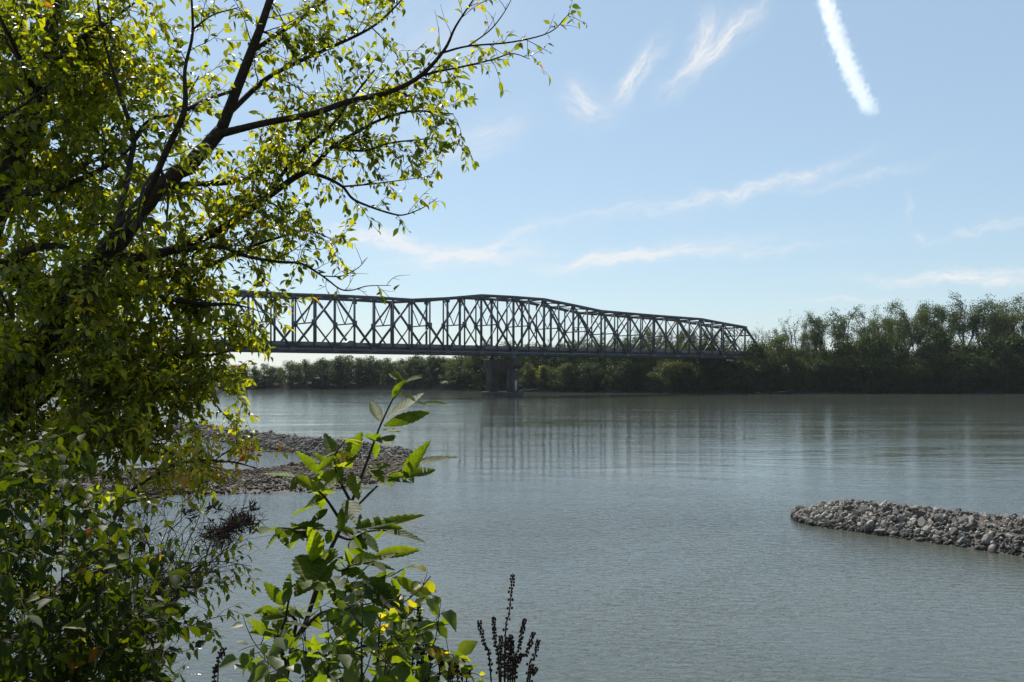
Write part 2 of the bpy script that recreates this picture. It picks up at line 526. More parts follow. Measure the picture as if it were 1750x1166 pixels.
def build_terrain():
    pxs = np.concatenate([np.linspace(-3500, -300, 25), np.linspace(-250, 2000, 260), np.linspace(2050, 4500, 25)])
    offs = np.array([-30, -6, -2, 0, 1, 2, 3.5, 5, 8, 12, 18, 25, 40, 70, 120, 250, 500, 1000, 2200])
    rows = []
    for off in offs:
        Y = shore_y(pxs) + off + (fbm(pxs * .05, pxs * 0 + 1, 3) * 2.0 if off < 30 else 0)
        X = (pxs - 875) / F * shore_y(pxs) * (1 if off < 300 else 1 + off / 900)
        Z = far_z(off) + (fbm(X * .25, Y * .25, 5) * .3 if off > 0 else 0)
        rows.append(np.stack([X, Y, Z + 0 * X], -1))
    o = mesh('terrain', np.concatenate(rows), [grid_faces(len(offs), len(pxs))], M['mud'], smooth=True)
    tag(o, kind='structure')
    # near bank under and below the photographer
    xs = np.linspace(-60, 60, 140)
    ys = np.concatenate([[-60, -20, -8], np.linspace(-4, 16, 60), [20, 26]])
    X, Y = np.meshgrid(xs, ys)
    Z = np.interp(Y, [-60, 0.3, 1.5, 6, 11, 26], [6.2, 5.35, 4.9, 2.6, -.4, -4.0]) + fbm(X * .7, Y * .7, 8) * .18
    o = mesh('ground', np.stack([X, Y, Z], -1).reshape(-1, 3), [grid_faces(len(ys), len(xs))], M['soil'], smooth=True)
    tag(o, kind='structure')


build_terrain()


def near_z(y):
    return float(np.interp(y, [-60, 0.3, 1.5, 6, 11, 26], [6.2, 5.35, 4.9, 2.6, -.4, -4.0]))


# ------------------------------------------------------------------ bridge
TH = math.atan2(2196, F)
BD = np.array((math.sin(TH), math.cos(TH), 0.0))      # along the bridge, to the far bank
BW = np.array((-math.cos(TH), math.sin(TH), 0.0))     # across it, away from us
L = 13.0
B0 = np.array((-61.2, 277.8, 0.0))
WB = 12.0
ZB = 14.35
TOPZ = {-8: 29.7, 0: 29.6, 1: 29.9, 2: 30.0, 3: 29.9, 4: 31.0, 5: 32.55, 6: 32.65, 7: 32.5, 8: 31.1, 9: 29.6, 10: 29.3, 11: 29.0, 12: 28.8, 13: 28.6, 14: 27.4, 15: 26.3}
T0, T1 = -8, 16


def bp_(t, w, z):
    return B0 + BD * (L * t) + BW * w + np.array((0, 0, z))


def topz(t):
    k = sorted(TOPZ)
    return float(np.interp(t, k, [TOPZ[i] for i in k]))


def build_bridge():
    base = bp_(6, WB / 2, 12.0)
    br = tag(empty('truss_bridge', base), 'long grey steel truss bridge crossing the river', 'bridge')
    st = M['steel']

    def sub(name, geo, parent, m=st):
        mb = MB()
        for g in geo:
            mb.add(*g)
        return mb_child(mb, name, m, parent)
    for w, nm in ((0.0, 'near'), (WB, 'far')):
        tr = empty('truss', (0, 0, 0))
        tr.parent = br
        g = []
        for t in range(T0, T1 - 1):
            g.append(beam(bp_(t, w, topz(t)), bp_(t + 1, w, topz(t + 1)), .72, .86, BW))
        g.append(beam(bp_(T1 - 1, w, topz(15)), bp_(T1, w, ZB), .66, .74, BW))
        sub('top_chord', g, tr)
        sub('bottom_chord', [beam(bp_(T0, w, ZB), bp_(T1, w, ZB), .62, .72, BW)], tr)
        for t in range(T0, T1):
            if t > T0 and t < T1:
                sub('vertical', [beam(bp_(t, w, ZB), bp_(t, w, topz(t)), .5, .66 if t in (5, 6, 7, 8) else .52, BW)], tr)
            zm = (ZB + topz(t + .5)) / 2
            mid = bp_(t + .5, w, zm)
            if t < T1 - 1:
                sub('hanger', [beam(bp_(t + .5, w, ZB), bp_(t + .5, w, topz(t + .5)), .36, .36, BW)], tr)
                lo, hi = bp_(t, w, ZB), bp_(t + 1, w, ZB)
                ul, ur = bp_(t, w, topz(t)), bp_(t + 1, w, topz(t + 1))
                if t % 2 == 0:      # main diagonal rises to the right
                    sub('diagonal', [beam(lo, ur, .44, .62, BW)], tr)
                    sub('diagonal', [beam(mid + BW * .003, (hi if t < 5 else hi), .34, .4, BW)], tr)
                    if t >= 5:
                        sub('diagonal', [beam(mid + BW * .003, ul, .34, .44, BW)], tr)
                else:
                    sub('diagonal', [beam(ul, hi, .44, .62, BW)], tr)
                    sub('diagonal', [beam(mid + BW * .003, lo, .34, .4, BW)], tr)
                    if t >= 5:
                        sub('diagonal', [beam(mid + BW * .003, ur, .34, .44, BW)], tr)
                sub('gusset_plate', [box8(mid, BD * .62, BW * .30, np.array((0, 0, .85)))], tr)
            big = t % 2 == 0
            if t > T0:
                hw_, hz = (1.15, 1.25) if big else (.72, .85)
                # plates are hexagonal: chamfered towards the top
                c = bp_(t, w, ZB + .35)
                pl = []
                for s in (-1, 1):
                    prof = [(-hw_, -.72), (hw_, -.72), (hw_, .25), (hw_ * .55, hz), (-hw_ * .55, hz), (-hw_, .25)]
                    V = np.array([c + BD * a + np.array((0, 0, b)) + BW * (s * .38 + o_) for o_ in (-.03, .03) for a, b in prof])
                    n = 6
                    F4 = [(0, 1, 2, 5), (5, 2, 3, 4), (6 + 5, 6 + 2, 6 + 1, 6), (6 + 4, 6 + 3, 6 + 2, 6 + 5)] + [(i, (i + 1) % n + 0, (i + 1) % n + n, i + n) for i in range(n)]
                    pl.append((V, [np.array(F4)]))
                sub('gusset_plate', pl, tr)
                sub('gusset_plate', [box8(bp_(t, w, topz(t) - .45), BD * (.9 if not big else .62), BW * .42, np.array((0, 0, .78)))], tr)
    # sway frames between the trusses
    for t in range(T0, T1 - 1):
        tt = t + .5
        zt = topz(tt) - .2
        zm = (ZB + topz(tt)) / 2
        a0, a1 = bp_(tt, 0, zm), bp_(tt, WB, zm)
        c = bp_(tt, WB / 2, zm)
        sub('sway_frame', [beam(a0, a1, .3, .36, BD), beam(bp_(tt, .2, zt), c, .22, .24, BD), beam(bp_(tt, WB - .2, zt), c, .22, .24, BD)], br)
        sub('top_strut', [beam(bp_(t, .3, topz(t)), bp_(t, WB - .3, topz(t)), .45, .5, BD), beam(bp_(tt, .3, topz(tt)), bp_(tt, WB - .3, topz(tt)), .35, .36, BD)], br)
        sub('lateral_brace', [beam(bp_(t, .3, topz(t) - .05), bp_(t + 1, WB - .3, topz(t + 1) - .05), .26, .24, BD),
                              beam(bp_(t, WB - .3, topz(t) + .12), bp_(t + 1, .3, topz(t + 1) + .12), .26, .24, BD)], br)
    # portal at the far end
    zt, zp = topz(15), topz(15) - 3.2
    pa, pb = bp_(15.26, .2, zp), bp_(15.26, WB - .2, zp)
    sub('portal_frame', [beam(bp_(15, .3, zt), bp_(15, WB - .3, zt), .6, .6, BD), beam(pa, pb, .35, .5, BD)] +
        [beam(bp_(15 + .26 * a, 2 * k + .3, zt - 3.2 * a), bp_(15 + .26 * (1 - a), 2 * k + 2.2, zt - 3.2 * (1 - a)), .2, .22, BD) for k in range(6) for a in (0, 1)], br)
    # deck
    zr = 15.75
    g = [beam(bp_(T0, WB / 2, zr - .16), bp_(24, WB / 2, zr - .16), 10.4, .3, BW)]
    dk = sub('deck', g, br, M['asphalt'])
    g = [beam(bp_(T0, w, zr - .75), bp_(T1, w, zr - .75), .28, .85, BW) for w in (1.2, 2.9, 4.6, 6.3, 8.0, 9.7, 10.8)]
    sub('stringer', g, dk)
    for w in (.72, WB - .72):
        V = []
        prof = [(-.22, -.38), (.22, -.38), (.17, .1), (.12, .86), (-.12, .86), (-.2, .1)]
        mb = MB()
        for t in (T0, 24):
            V += [bp_(t, w + a, zr + b) for a, b in prof]
        n = 6
        mb.add(np.array(V), [np.array([(i, (i + 1) % n, (i + 1) % n + n, i + n) for i in range(n)]), np.array([(0, 5, 2, 1), (5, 4, 3, 2), (6, 7, 8, 11), (11, 8, 9, 10)])])
        mb_child(mb, 'barrier', M['deckside'], dk)
    for k in range(2 * (T1 - T0) + 1):
        t = T0 + k * .5
        sub('floor_beam', [beam(bp_(t, .33, 14.8), bp_(t, WB - .33, 14.8), .4, 1.1, BD)], dk)
    for w in (WB / 2,):
        for q in (-.09, .09):
            sub('road_line', [beam(bp_(T0, w + q, zr + .006), bp_(24, w + q, zr + .006), .12, .008, BW)], dk, noisy_yellow)
    sub('bottom_lateral', [beam(bp_(T0, w, 13.78), bp_(T1, w, 13.78), .34, .40, BW) for w in (.02, WB - .02)] + [beam(bp_(t, .2, 13.9), bp_(t + 1, WB - .2, 13.9), .2, .16, BD) for t in range(T0, T1)], br)
    # two approach girders beyond the truss, over the wooded bank
    sub('approach_girder', [beam(bp_(T1 + .1, w, zr - 1.2), bp_(24, w, zr - 1.2), .35, 1.7, BW) for w in (2.0, 6.0, 10.0)], br)


noisy_yellow = noisy_mat('yellow_paint', [(.3, (.5, .35, .03)), (.7, (.6, .42, .05))], 1.0, .7)
build_bridge()


def build_pier(t, label, shown=True):
    c = bp_(t, WB / 2, 0)
    pr = tag(empty('bridge_pier', tuple(c)), label, 'pier')
    cm = M['concrete']
    Z = np.array((0, 0, 1.0))

    def part(name, geo, m=cm, parent=pr, bev=0.0):
        mb = MB()
        for g in geo:
            mb.add(*g)
        o = mb_child(mb, name, m, parent)
        if bev:
            b = o.modifiers.new('bevel', 'BEVEL')
            b.width = bev
            b.segments = 2
        return o

    def blk(w0, w1, b, z0, z1, taper=0.0):
        V = []
        for z, k in ((z0, 0), (z1, taper)):
            for (a, s) in ((w0 + k, -1), (w1 - k, -1), (w1 - k, 1), (w0 + k, 1)):
                V.append(bp_(t, a, z) + BD * (s * (b / 2 - k)))
        return np.array(V), [BOXF]
    part('footing', [blk(-2.7, WB + 2.7, 4.6, -3.0, 1.6)], bev=.12)
    for w in (0.4, WB - .4):
        part('column', [blk(w - 1.55, w + 1.55, 2.9, 1.602, 9.4, .08)], bev=.1)
    # cap beam with sloping ends
    V = []
    for s in (-1, 1):
        for a, z in ((-1.2, 9.4), (WB + 1.2, 9.4), (WB + 2.5, 10.3), (WB + 2.5, 12.35), (-2.5, 12.35), (-2.5, 10.3)):
            V.append(bp_(t, a, z) + BD * (s * 1.7))
    n = 6
    Fq = np.array([(0, 1, 2, 5), (5, 2, 3, 4), (11, 8, 7, 6), (10, 9, 8, 11)] + [(i, i + n, (i + 1) % n + n, (i + 1) % n) for i in range(n)])
    part('cap_beam', [(np.array(V), [Fq])], bev=.1)
    for w in (0, WB):
        V = []
        for z, k in ((12.35, 1.0), (13.9, .32)):
            for a, s in ((-k, -1), (k, -1), (k, 1), (-k, 1)):
                V.append(bp_(t, w + a * .7, z) + BD * (s * k))
        part('bearing', [(np.array(V), [BOXF])], M['steel'])
    if shown:
        f = bp_(t, -1.17, 0)
        g = part('gauge_board', [box8(f + Z * 3.75 + BD * .15, BD * .42, BW * .04, Z * 1.75)], M['white'])
        mb = MB()
        for k in range(10):
            mb.add(*box8(f + Z * (2.3 + k * .32) + BD * (.15 + (.1 if k % 2 else .18)) - BW * .055, BD * (.13 if k % 2 else .2), BW * .012, Z * .045))
        for z0 in (2.35, 5.2):
            mb.add(*box8(f + Z * z0 + BD * .02 - BW * .055, BD * .2, BW * .012, Z * .16))
        mb_child(mb, 'scale_mark', M['black'], g)
        th = np.linspace(0, 1, 5)
        lm = part('beacon', [box8(f + Z * 8.95 - BW * .25 + BD * .1, BD * .3, BW * .3, Z * .12)], M['white'])
        part('bracket', [box8(f + Z * 8.7 - BW * .1 + BD * .1, BD * .05, BW * .3, Z * .13)], M['steel'])
    return pr


build_pier(6, 'two column concrete bridge pier standing in the river with a white gauge board')


def build_car():
    c = bp_(1.55, 3.3, 15.76)
    car = tag(empty('car', tuple(c)), 'silver saloon car whose roof shows above the bridge barrier', 'car')
    X, Yv, Z = BD, BW, np.array((0, 0, 1.0))

    def loft(prof, half, inset=0.0):
        V = []
        for s in (-1, 1):
            for (a, z, k) in prof:
                V.append(c + X * a + Z * z + Yv * s * (half - k))
        n = len(prof)
        F4 = [(i, (i + 1) % n, (i + 1) % n + n, i + n) for i in range(n)]
        mb = MB()
        Fs = [np.array(F4)]
        F3 = [(0, i, i + 1) for i in range(1, n - 1)] + [(n, n + i + 1, n + i) for i in range(1, n - 1)]
        mb.add(np.array(V), [np.array(F3)] + Fs)
        return mb
    body = loft([(-2.3, .35, 0), (2.3, .35, 0), (2.35, .7, .04), (1.2, .95, .04), (.45, 1.42, .22), (-.95, 1.46, .22), (-1.75, 1.02, .05), (-2.3, .95, .04)], .9)
    mb_child(body, 'body', M['carpaint'], car)
    mb_child(loft([(1.05, .99, .07), (.42, 1.36, .2), (-.92, 1.39, .2), (-1.6, 1.02, .07)], .915), 'side_window', M['glass'], car)
    for a in (-1.4, 1.42):
        for s in (-.82, .82):
            w = c + X * a + Yv * s + Z * .33
            mb_child_w = MB()
            mb_child_w.add(*tube([w - Yv * .11, w + Yv * .11], [.33, .33], 14))
            mb_child(mb_child_w, 'wheel', M['rubber'], car)


build_car()


# ------------------------------------------------------------------ stones
def ico(sub):
    import bmesh
    bm = bmesh.new()
    bmesh.ops.create_icosphere(bm, subdivisions=sub, radius=1)
    V = np.array([v.co[:] for v in bm.verts])
    Fc = np.array([[v.index for v in f.verts] for f in bm.faces])
    bm.free()
    return V, Fc


ICO1, ICO2 = ico(1), ico(2)


def stone_shape(r, base):
    """angular quarry stone: a sphere cut flat by a few planes"""
    V = base[0].copy()
    for _ in range(9):
        n = unit(r.normal(size=3))
        d = r.uniform(.45, .8)
        e = V @ n - d
        V = V - np.where(e > 0, e, 0)[:, None] * n
    V *= r.uniform(.75, 1.25, 3) * np.array((1.15, 1.0, .8))
    return V


def rot_rand(r):
    q = r.normal(size=4)
    q /= np.linalg.norm(q)
    w, x, y, z = q
    return np.array([[1 - 2 * (y * y + z * z), 2 * (x * y - z * w), 2 * (x * z + y * w)], [2 * (x * y + z * w), 1 - 2 * (x * x + z * z), 2 * (y * z - x * w)], [2 * (x * z - y * w), 2 * (y * z + x * w), 1 - 2 * (x * x + y * y)]])


def mound(name, axis, half_w, crest, m, seed, nr=60, rnd=.12):
    """rubble ridge along a polyline axis: rows of a rounded triangular section"""
    ax = smooth_path(np.array(axis, float), 10)
    rows = []
    prof = np.array([-1.6, -1.15, -.8, -.5, -.25, 0, .25, .5, .8, 1.15, 1.6])
    for i, p in enumerate(ax):
        t = ax[min(i + 1, len(ax) - 1)] - ax[max(i - 1, 0)]
        t = unit(np.array((t[0], t[1], 0)))
        n = np.array((-t[1], t[0], 0))
        cr = p[3]
        for q in prof:
            hw = p[4] if len(p) > 4 and q > 0 else p[2]
            z = cr * (1 - abs(q) ** 1.25)
            rows.append(np.array((p[0], p[1], z)) + n * q * hw)
    V = np.array(rows)
    V[:, 2] += fbm(V[:, 0] * 1.5, V[:, 1] * 1.5, seed) * rnd
    return mesh(name, V, [grid_faces(len(ax), len(prof))], m, smooth=True), ax


def at_water(px, py):
    d = HC * F / (py - HY)
    return np.array(((px - 875) / F * d, d))


def on_ridge(ax, s, q):
    i = s * (len(ax) - 1)
    k = int(min(max(i, 0), len(ax) - 2))
    f = i - k
    p = ax[k] * (1 - f) + ax[k + 1] * f

    def nrm(a):
        t = ax[min(a + 1, len(ax) - 1)] - ax[max(a - 1, 0)]
        return unit(np.array((-t[1], t[0], 0)))
    n = nrm(k) * (1 - f) + nrm(k + 1) * f
    z = p[3] * (1 - abs(q) ** 1.25)
    hw = p[4] if len(p) > 4 and q > 0 else p[2]
    return np.array((p[0], p[1], 0)) + n * q * hw + np.array((0, 0, z))


def scatter_stones(mb, r, P_, size, nshape=40):
    """many small stones, each one of a few angular shapes turned at random"""
    S = np.array([stone_shape(r, ICO1) for _ in range(nshape)])
    n = len(P_)
    q = r.normal(size=(n, 4))
    q /= np.linalg.norm(q, axis=1)[:, None]
    w, x, y, z = q.T
    Rm = np.stack([1 - 2 * (y * y + z * z), 2 * (x * y - z * w), 2 * (x * z + y * w), 2 * (x * y + z * w), 1 - 2 * (x * x + z * z), 2 * (y * z - x * w), 2 * (x * z - y * w), 2 * (y * z + x * w), 1 - 2 * (x * x + y * y)], -1).reshape(n, 3, 3)
    V = np.einsum('nij,nkj->nki', Rm, S[r.integers(nshape, size=n)]) * size[:, None, None] + P_[:, None, :]
    k = len(ICO1[0])
    mb.add(V.reshape(-1, 3), [(ICO1[1][None] + (np.arange(n) * k)[:, None, None]).reshape(-1, 3)])


def build_right_dike():
    r = np.random.default_rng(21)
    # axis columns: x, y, half width, crest height
    a0 = at_water(1372, 878)
    axis = [(14.2, 49.0, .5, .12), (14.8, 48.3, 1.3, .6), (15.9, 47.0, 1.8, .98), (17.3, 45.4, 1.95, 1.08), (19.4, 42.7, 2.0, 1.1), (22.5, 38.2, 2.1, 1.15), (26.5, 33.5, 2.2, 1.2), (31, 28, 2.2, 1.2)]
    base, ax = mound('rock_dike', axis, None, None, M['rubble'], 31, rnd=.10)
    mb = MB()
    big, small = [], []
    shapes2 = [stone_shape(r, ICO2) for _ in range(14)]
    for i in range(13000):
        s = r.beta(1.0, 1.15)
        q = r.uniform(-1.08, 1.08)
        p = on_ridge(ax, s, q)
        size = r.lognormal(math.log(.068), .50)
        size = min(size, .27)
        # only a few big ones on the crest
        if abs(q) < .3:
            size *= .85
        p[2] += size * .25 + r.uniform(-.03, .05)
        if p[2] < -.25:
            continue
        small.append((size, p))
    for k in range(16):        # the larger boulders along the near toe
        s = r.uniform(.0, .75)
        p = on_ridge(ax, s, r.uniform(.55, 1.0) * (-1 if True else 1))
        small.append((r.uniform(.18, .29), p + np.array((0, 0, .12))))
    # near side is the side facing the camera
    for k in range(14):
        p = on_ridge(ax, r.uniform(.05, .8), r.uniform(-.8, .2))
        small.append((r.uniform(.2, .3), p))
    small.append((.34, np.array((*at_water(1356, 884), .12))))
    small.append((.32, np.array((*at_water(1366, 882), .30))))
    vis = []
    for size, p in small:
        d = p[1]
        px = 875 + p[0] / d * F
        if -50 < px < 1790:
            vis.append((size / d * (1.4 if p[2] > .05 else .7), size, p, True))
        else:
            vis.append((0, size, p, False))
    vis.sort(key=lambda v: -v[0])
    protos = []
    for k in range(14):
        me = bpy.data.meshes.new('boulder')
        V = shapes2[k]
        me.from_pydata(V.tolist(), [], ICO2[1].tolist())
        me.materials.append(M['rock'])
        protos.append(me)
    for k, (_, size, p, ok) in enumerate(vis):
        if k < 290 and ok:
            o = bpy.data.objects.new('boulder', protos[k % 14])
            col.objects.link(o)
            o.location = p
            o.scale = (size, size, size * r.uniform(.8, 1.0))
            o.rotation_euler = tuple(r.uniform(0, 6.28, 3))
            tag(o, 'pale grey angular boulder lying among the stones of the right hand dike', 'boulder', 'boulders on the right hand rock dike')
        else:
            S = shapes2[r.integers(14)] if size > .2 else stone_shape(r, ICO1)
            Fc = ICO2[1] if len(S) == len(ICO2[0]) else ICO1[1]
            mb.add(S @ rot_rand(r).T * size + p, [Fc])
    tag(base, 'low ridge of broken limestone reaching into the river from the right', 'rock dike', kind='stuff')
    o = mb.build('loose_rubble', M['rock'])
    tag(o, 'small broken stones covering the right hand dike', 'rubble', kind='stuff')
    # the two stones standing alone at its tip already belong to the big ones


build_right_dike()


def build_left_bars():
    r = np.random.default_rng(33)
    def row(px, d, *k):
        return ((px - 875) / F * d, d, *k)
    axis = [row(60, 158, 2.6, .5), row(250, 142, 2.6, .55), row(337, 127.5, 2.5, .65), row(409, 108.5, 2.5, .9), row(470, 100.5, 2.5, 1.0), row(529, 93.4, 2.5, 1.05), row(600, 86, 2.5, 1.05), row(660, 82, 2.3, 1.0), row(690, 80.5, 2.0, .8), row(716, 80.5, .9, .12)]
    base, ax = mound('stone_dike', axis, None, None, M['rubble'], 41, rnd=.14)
    tag(base, 'narrow pale stone dike running out from the left behind the slack pool', 'rock dike', kind='stuff')
    mb = MB()
    pp = np.array([on_ridge(ax, r.uniform(.02, 1), r.uniform(-1.02, 1.02)) for _ in range(24000)])
    sz = np.minimum(r.lognormal(math.log(.095), .45, len(pp)), .4)
    pp[:, 2] += sz * .3 + fbm(pp[:, 0] * 1.5, pp[:, 1] * 1.5, 41) * .14
    scatter_stones(mb, r, pp, sz)
    o = mb.build('dike_stone', M['dike_rock'])
    tag(o, 'small pale stones heaped along the far left dike', 'stones', kind='stuff')
    # the broad brown gravel bar in front of it
    axis = [row(150, 66, 8, .55, 2.2), row(300, 67, 8.5, .65, 2.2), row(440, 67.5, 8.6, .55, 1.6), row(497, 70.5, 8.2, .55, 1.4), row(566, 74, 7.4, .5, 1.3), row(630, 76.8, 5.6, .48, 1.3), row(676, 78.5, 3.0, .45, 1.2), row(704, 79.3, 1.2, .10, .6)]
    base, ax = mound('gravel_bar', axis, None, None, M['rubble'], 43, rnd=.12)
    tag(base, 'broad brown gravel bar below the left stone dike', 'gravel bar', kind='stuff')
    mb = MB()
    pp = np.array([on_ridge(ax, r.uniform(0, 1), r.uniform(-1.02, 1.02)) for _ in range(60000)])
    sz = np.minimum(r.lognormal(math.log(.06), .45, len(pp)), .3)
    pp[:, 2] += sz * .3 + fbm(pp[:, 0] * 1.5, pp[:, 1] * 1.5, 43) * .12
    scatter_stones(mb, r, pp, sz)
    o = mb.build('bar_gravel', M['gravel'])
    tag(o, 'loose brown gravel strewn over the left bar', 'gravel', kind='stuff')


build_left_bars()


# ------------------------------------------------------------------ leaves
def leaf_template():
    """ovate leaf, unit length along x, width +-.5 along y, folded on the midrib"""
    xs = np.array([0, .22, .5, .78])
    hw = np.array([.04, .40, .46, .22])
    V = [(0, 0, 0)]
    for x, w in zip(xs[1:], hw[1:]):
        V += [(x, 0, 0), (x, w, 1), (x, -w, 1)]     # z holds the fold weight
    V.append((1.0, 0, 0))
    V = np.array(V)
    F3 = [(0, 1, 2), (0, 3, 1), (7, 10 - 1 + 0, 8)]
    F3 = [(0, 1, 2), (0, 3, 1), (7, 10, 8), (7, 9, 10)]
    F4 = [(1, 4, 5, 2), (1, 3, 6, 4), (4, 7, 8, 5), (4, 6, 9, 7)]
    return V, np.array(F3), np.array(F4)


LT = leaf_template()


def quad_template():
    V = np.array([(0, 0, 0), (.5, .5, .5), (1, 0, 0), (.5, -.5, .5)])
    return V, np.zeros((0, 3), int), np.array([(0, 3, 2, 1)])


QT = quad_template()


def leaves(B, D, N, ln, wd, fold=.18, curl=.25, tmpl=LT, jit=None):
    """many leaves: base points B, directions D, normals N, lengths and widths"""
    B, D, N = (np.asarray(v, float) for v in (B, D, N))
    n = len(B)
    D = D / (np.linalg.norm(D, axis=1)[:, None] + 1e-9)
    N = N - D * np.sum(N * D, 1)[:, None]
    N = N / (np.linalg.norm(N, axis=1)[:, None] + 1e-9)
    S = np.cross(N, D)
    T, F3, F4 = tmpl
    ln = np.asarray(ln) * np.ones(n)
    wd = np.asarray(wd) * np.ones(n)
    fold = np.asarray(fold) * np.ones(n)
    curl = np.asarray(curl) * np.ones(n)
    x = T[None, :, 0] * ln[:, None]
    y = T[None, :, 1] * wd[:, None]
    z = np.abs(T[None, :, 1]) * wd[:, None] * fold[:, None] * 2 - curl[:, None] * ln[:, None] * T[None, :, 0] ** 2
    V = B[:, None, :] + D[:, None, :] * x[..., None] + S[:, None, :] * y[..., None] + N[:, None, :] * z[..., None]
    k = len(T)
    off = (np.arange(n) * k)[:, None, None]
    Fs = []
    if len(F3):
        Fs.append((F3[None] + off).reshape(-1, 3))
    if len(F4):
        Fs.append((F4[None] + off).reshape(-1, 4))
    return V.reshape(-1, 3), Fs


# ------------------------------------------------------------------ trees of the far bank
def far_cottonwood(seed, dens=1.0, bare=0.0):
    """tall tree, 30 m: bare upright limbs with thin leaf clumps"""
    r = np.random.default_rng(seed)
    tb = MB()
    H = 30.0
    lean = r.normal(0, .6, 2)
    fork = r.uniform(.25, .42) * H
    tb.add(*tube([(0, 0, -1.5), (lean[0] * .3, lean[1] * .3, fork * .5), (lean[0], lean[1], fork)], [.55, .42, .34], 6))
    ends = []
    nl = r.integers(5, 8)
    for k in range(nl):
        a = k / nl * 6.28 + r.uniform(-.5, .5)
        sp = r.uniform(2.0, 6.0)
        hz = H * r.uniform(.8, 1.0) - sp * .7
        p0 = np.array((lean[0], lean[1], fork * r.uniform(.75, 1.0)))
        p3 = np.array((lean[0] + math.cos(a) * sp, lean[1] + math.sin(a) * sp, hz))
        p1 = p0 * .62 + p3 * .38 + np.array((math.cos(a) * sp * .12, math.sin(a) * sp * .12, -.6))
        p2 = p0 * .3 + p3 * .7 + r.normal(0, .3, 3)
        tb.add(*tube([p0, p1, p2, p3], [.26, .2, .13, .05], 5))
        for j in range(7):
            t = r.uniform(.3, 1.0)
            b = p0 * (1 - t) + p3 * t
            a2 = a + r.normal(0, 1.1)
            l2 = r.uniform(1.5, 3.6) * (1.15 - .4 * t)
            e = b + np.array((math.cos(a2) * l2 * .75, math.sin(a2) * l2 * .75, l2 * r.uniform(.45, 1.0)))
            tb.add(*tube([b, (b + e) / 2 + r.normal(0, .15, 3), e], [.10, .07, .03], 4, cap=False))
            ends += [e, (b + e) / 2]
            for _ in range(3):
                f = e + r.normal(0, 1, 3) * np.array((.9, .9, .7)) + np.array((0, 0, .5))
                tb.add(*tube([(b + e) / 2 + r.normal(0, .2, 3), f], [.045, .02], 3, cap=False))
                ends.append(f)
    ends = np.array(ends)
    n = int(15 * dens)
    keep = r.uniform(size=len(ends)) > bare
    C = np.repeat(ends[keep], n, 0)
    C = C + r.normal(0, 1, C.shape) * np.array((.8, .8, .68))
    D = r.normal(size=C.shape)
    N = r.normal(size=C.shape) + np.array((0, 0, .8))
    ln = r.uniform(.22, .52, len(C))
    V, Fs = leaves(C, D, N, ln, ln * .8, tmpl=QT)
    return tb, (V, Fs)


def far_bushy(seed, H=20.0, wide=.30, low=.04, nclump=56, per=66):
    """dense broad tree clothed almost to the ground"""
    r = np.random.default_rng(seed)
    tb = MB()
    tb.add(*tube([(0, 0, -1.5), (.2, .1, H * .35), (.1, -.2, H * .8)], [.4, .3, .08], 6))
    cs = []
    for k in range(nclump):
        z = r.uniform(low, .97)
        env = wide * (math.sin(math.pi * min(1, (z - low * .5) ** .72)) ** .75 + .1)
        a = r.uniform(0, 6.28)
        rr = env * r.uniform(.15, 1.1)
        cs.append((math.cos(a) * rr * H, math.sin(a) * rr * H, z * H, r.uniform(.065, .125) * H))
        if k % 3 == 0:
            tb.add(*tube([(.1, 0, max(.5, (z - .18) * H)), (math.cos(a) * rr * H * .8, math.sin(a) * rr * H * .8, z * H)], [.12, .04], 4, cap=False))
    cs = np.array(cs)
    C = np.repeat(cs[:, :3], per, 0)
    sd = np.repeat(cs[:, 3], per)[:, None]
    g = r.normal(size=C.shape)
    g /= np.linalg.norm(g, axis=1)[:, None]
    C = C + g * sd * r.uniform(.55, 1.15, (len(C), 1)) * np.array((1.05, 1.05, .9))
    D = r.normal(size=C.shape) + g * .4 + np.array((0, 0, -.3))
    N = g * 1.0 + np.array((0, 0, .5)) + r.normal(0, .6, C.shape)
    ln = r.uniform(.35, .85, len(C))
    V, Fs = leaves(C, D, N, ln, ln * .75, tmpl=QT)
    k = V[:, 2] > -.5
    return tb, (V, Fs)


PROTO = {'willow': [], 'cotton': [], 'bush': [], 'shrub': [], 'cottonbare': []}


def make_protos():
    for s in range(5):
        PROTO['cotton'].append(('far_sparse', 30.0, far_cottonwood(100 + s, 2.1)))
    for s in range(3):
        PROTO['cottonbare'].append(('far_sparse', 30.0, far_cottonwood(140 + s, .55, .3)))
    for s in range(6):
        PROTO['bush'].append(('far_leaf', 20.0, far_bushy(200 + s)))
    for s in range(4):
        PROTO['shrub'].append(('far_leaf', 8.0, far_bushy(300 + s, 8.0, .48, .02, 26, 60)))
    for s in range(2):
        PROTO['willow'].append(('far_willow', 8.0, far_bushy(330 + s, 8.0, .5, .02, 26, 60)))
    for k in PROTO:
        new = []
        for mname, H, (tb, cr) in PROTO[k]:
            t = tb.build('trunk', M['far_bark'])
            c = mesh('crown', cr[0], cr[1], M[mname])
            td, cd = t.data, c.data
            bpy.data.objects.remove(t)
            bpy.data.objects.remove(c)
            new.append((H, td, cd))
        PROTO[k] = new


make_protos()
tr_ = np.random.default_rng(55)


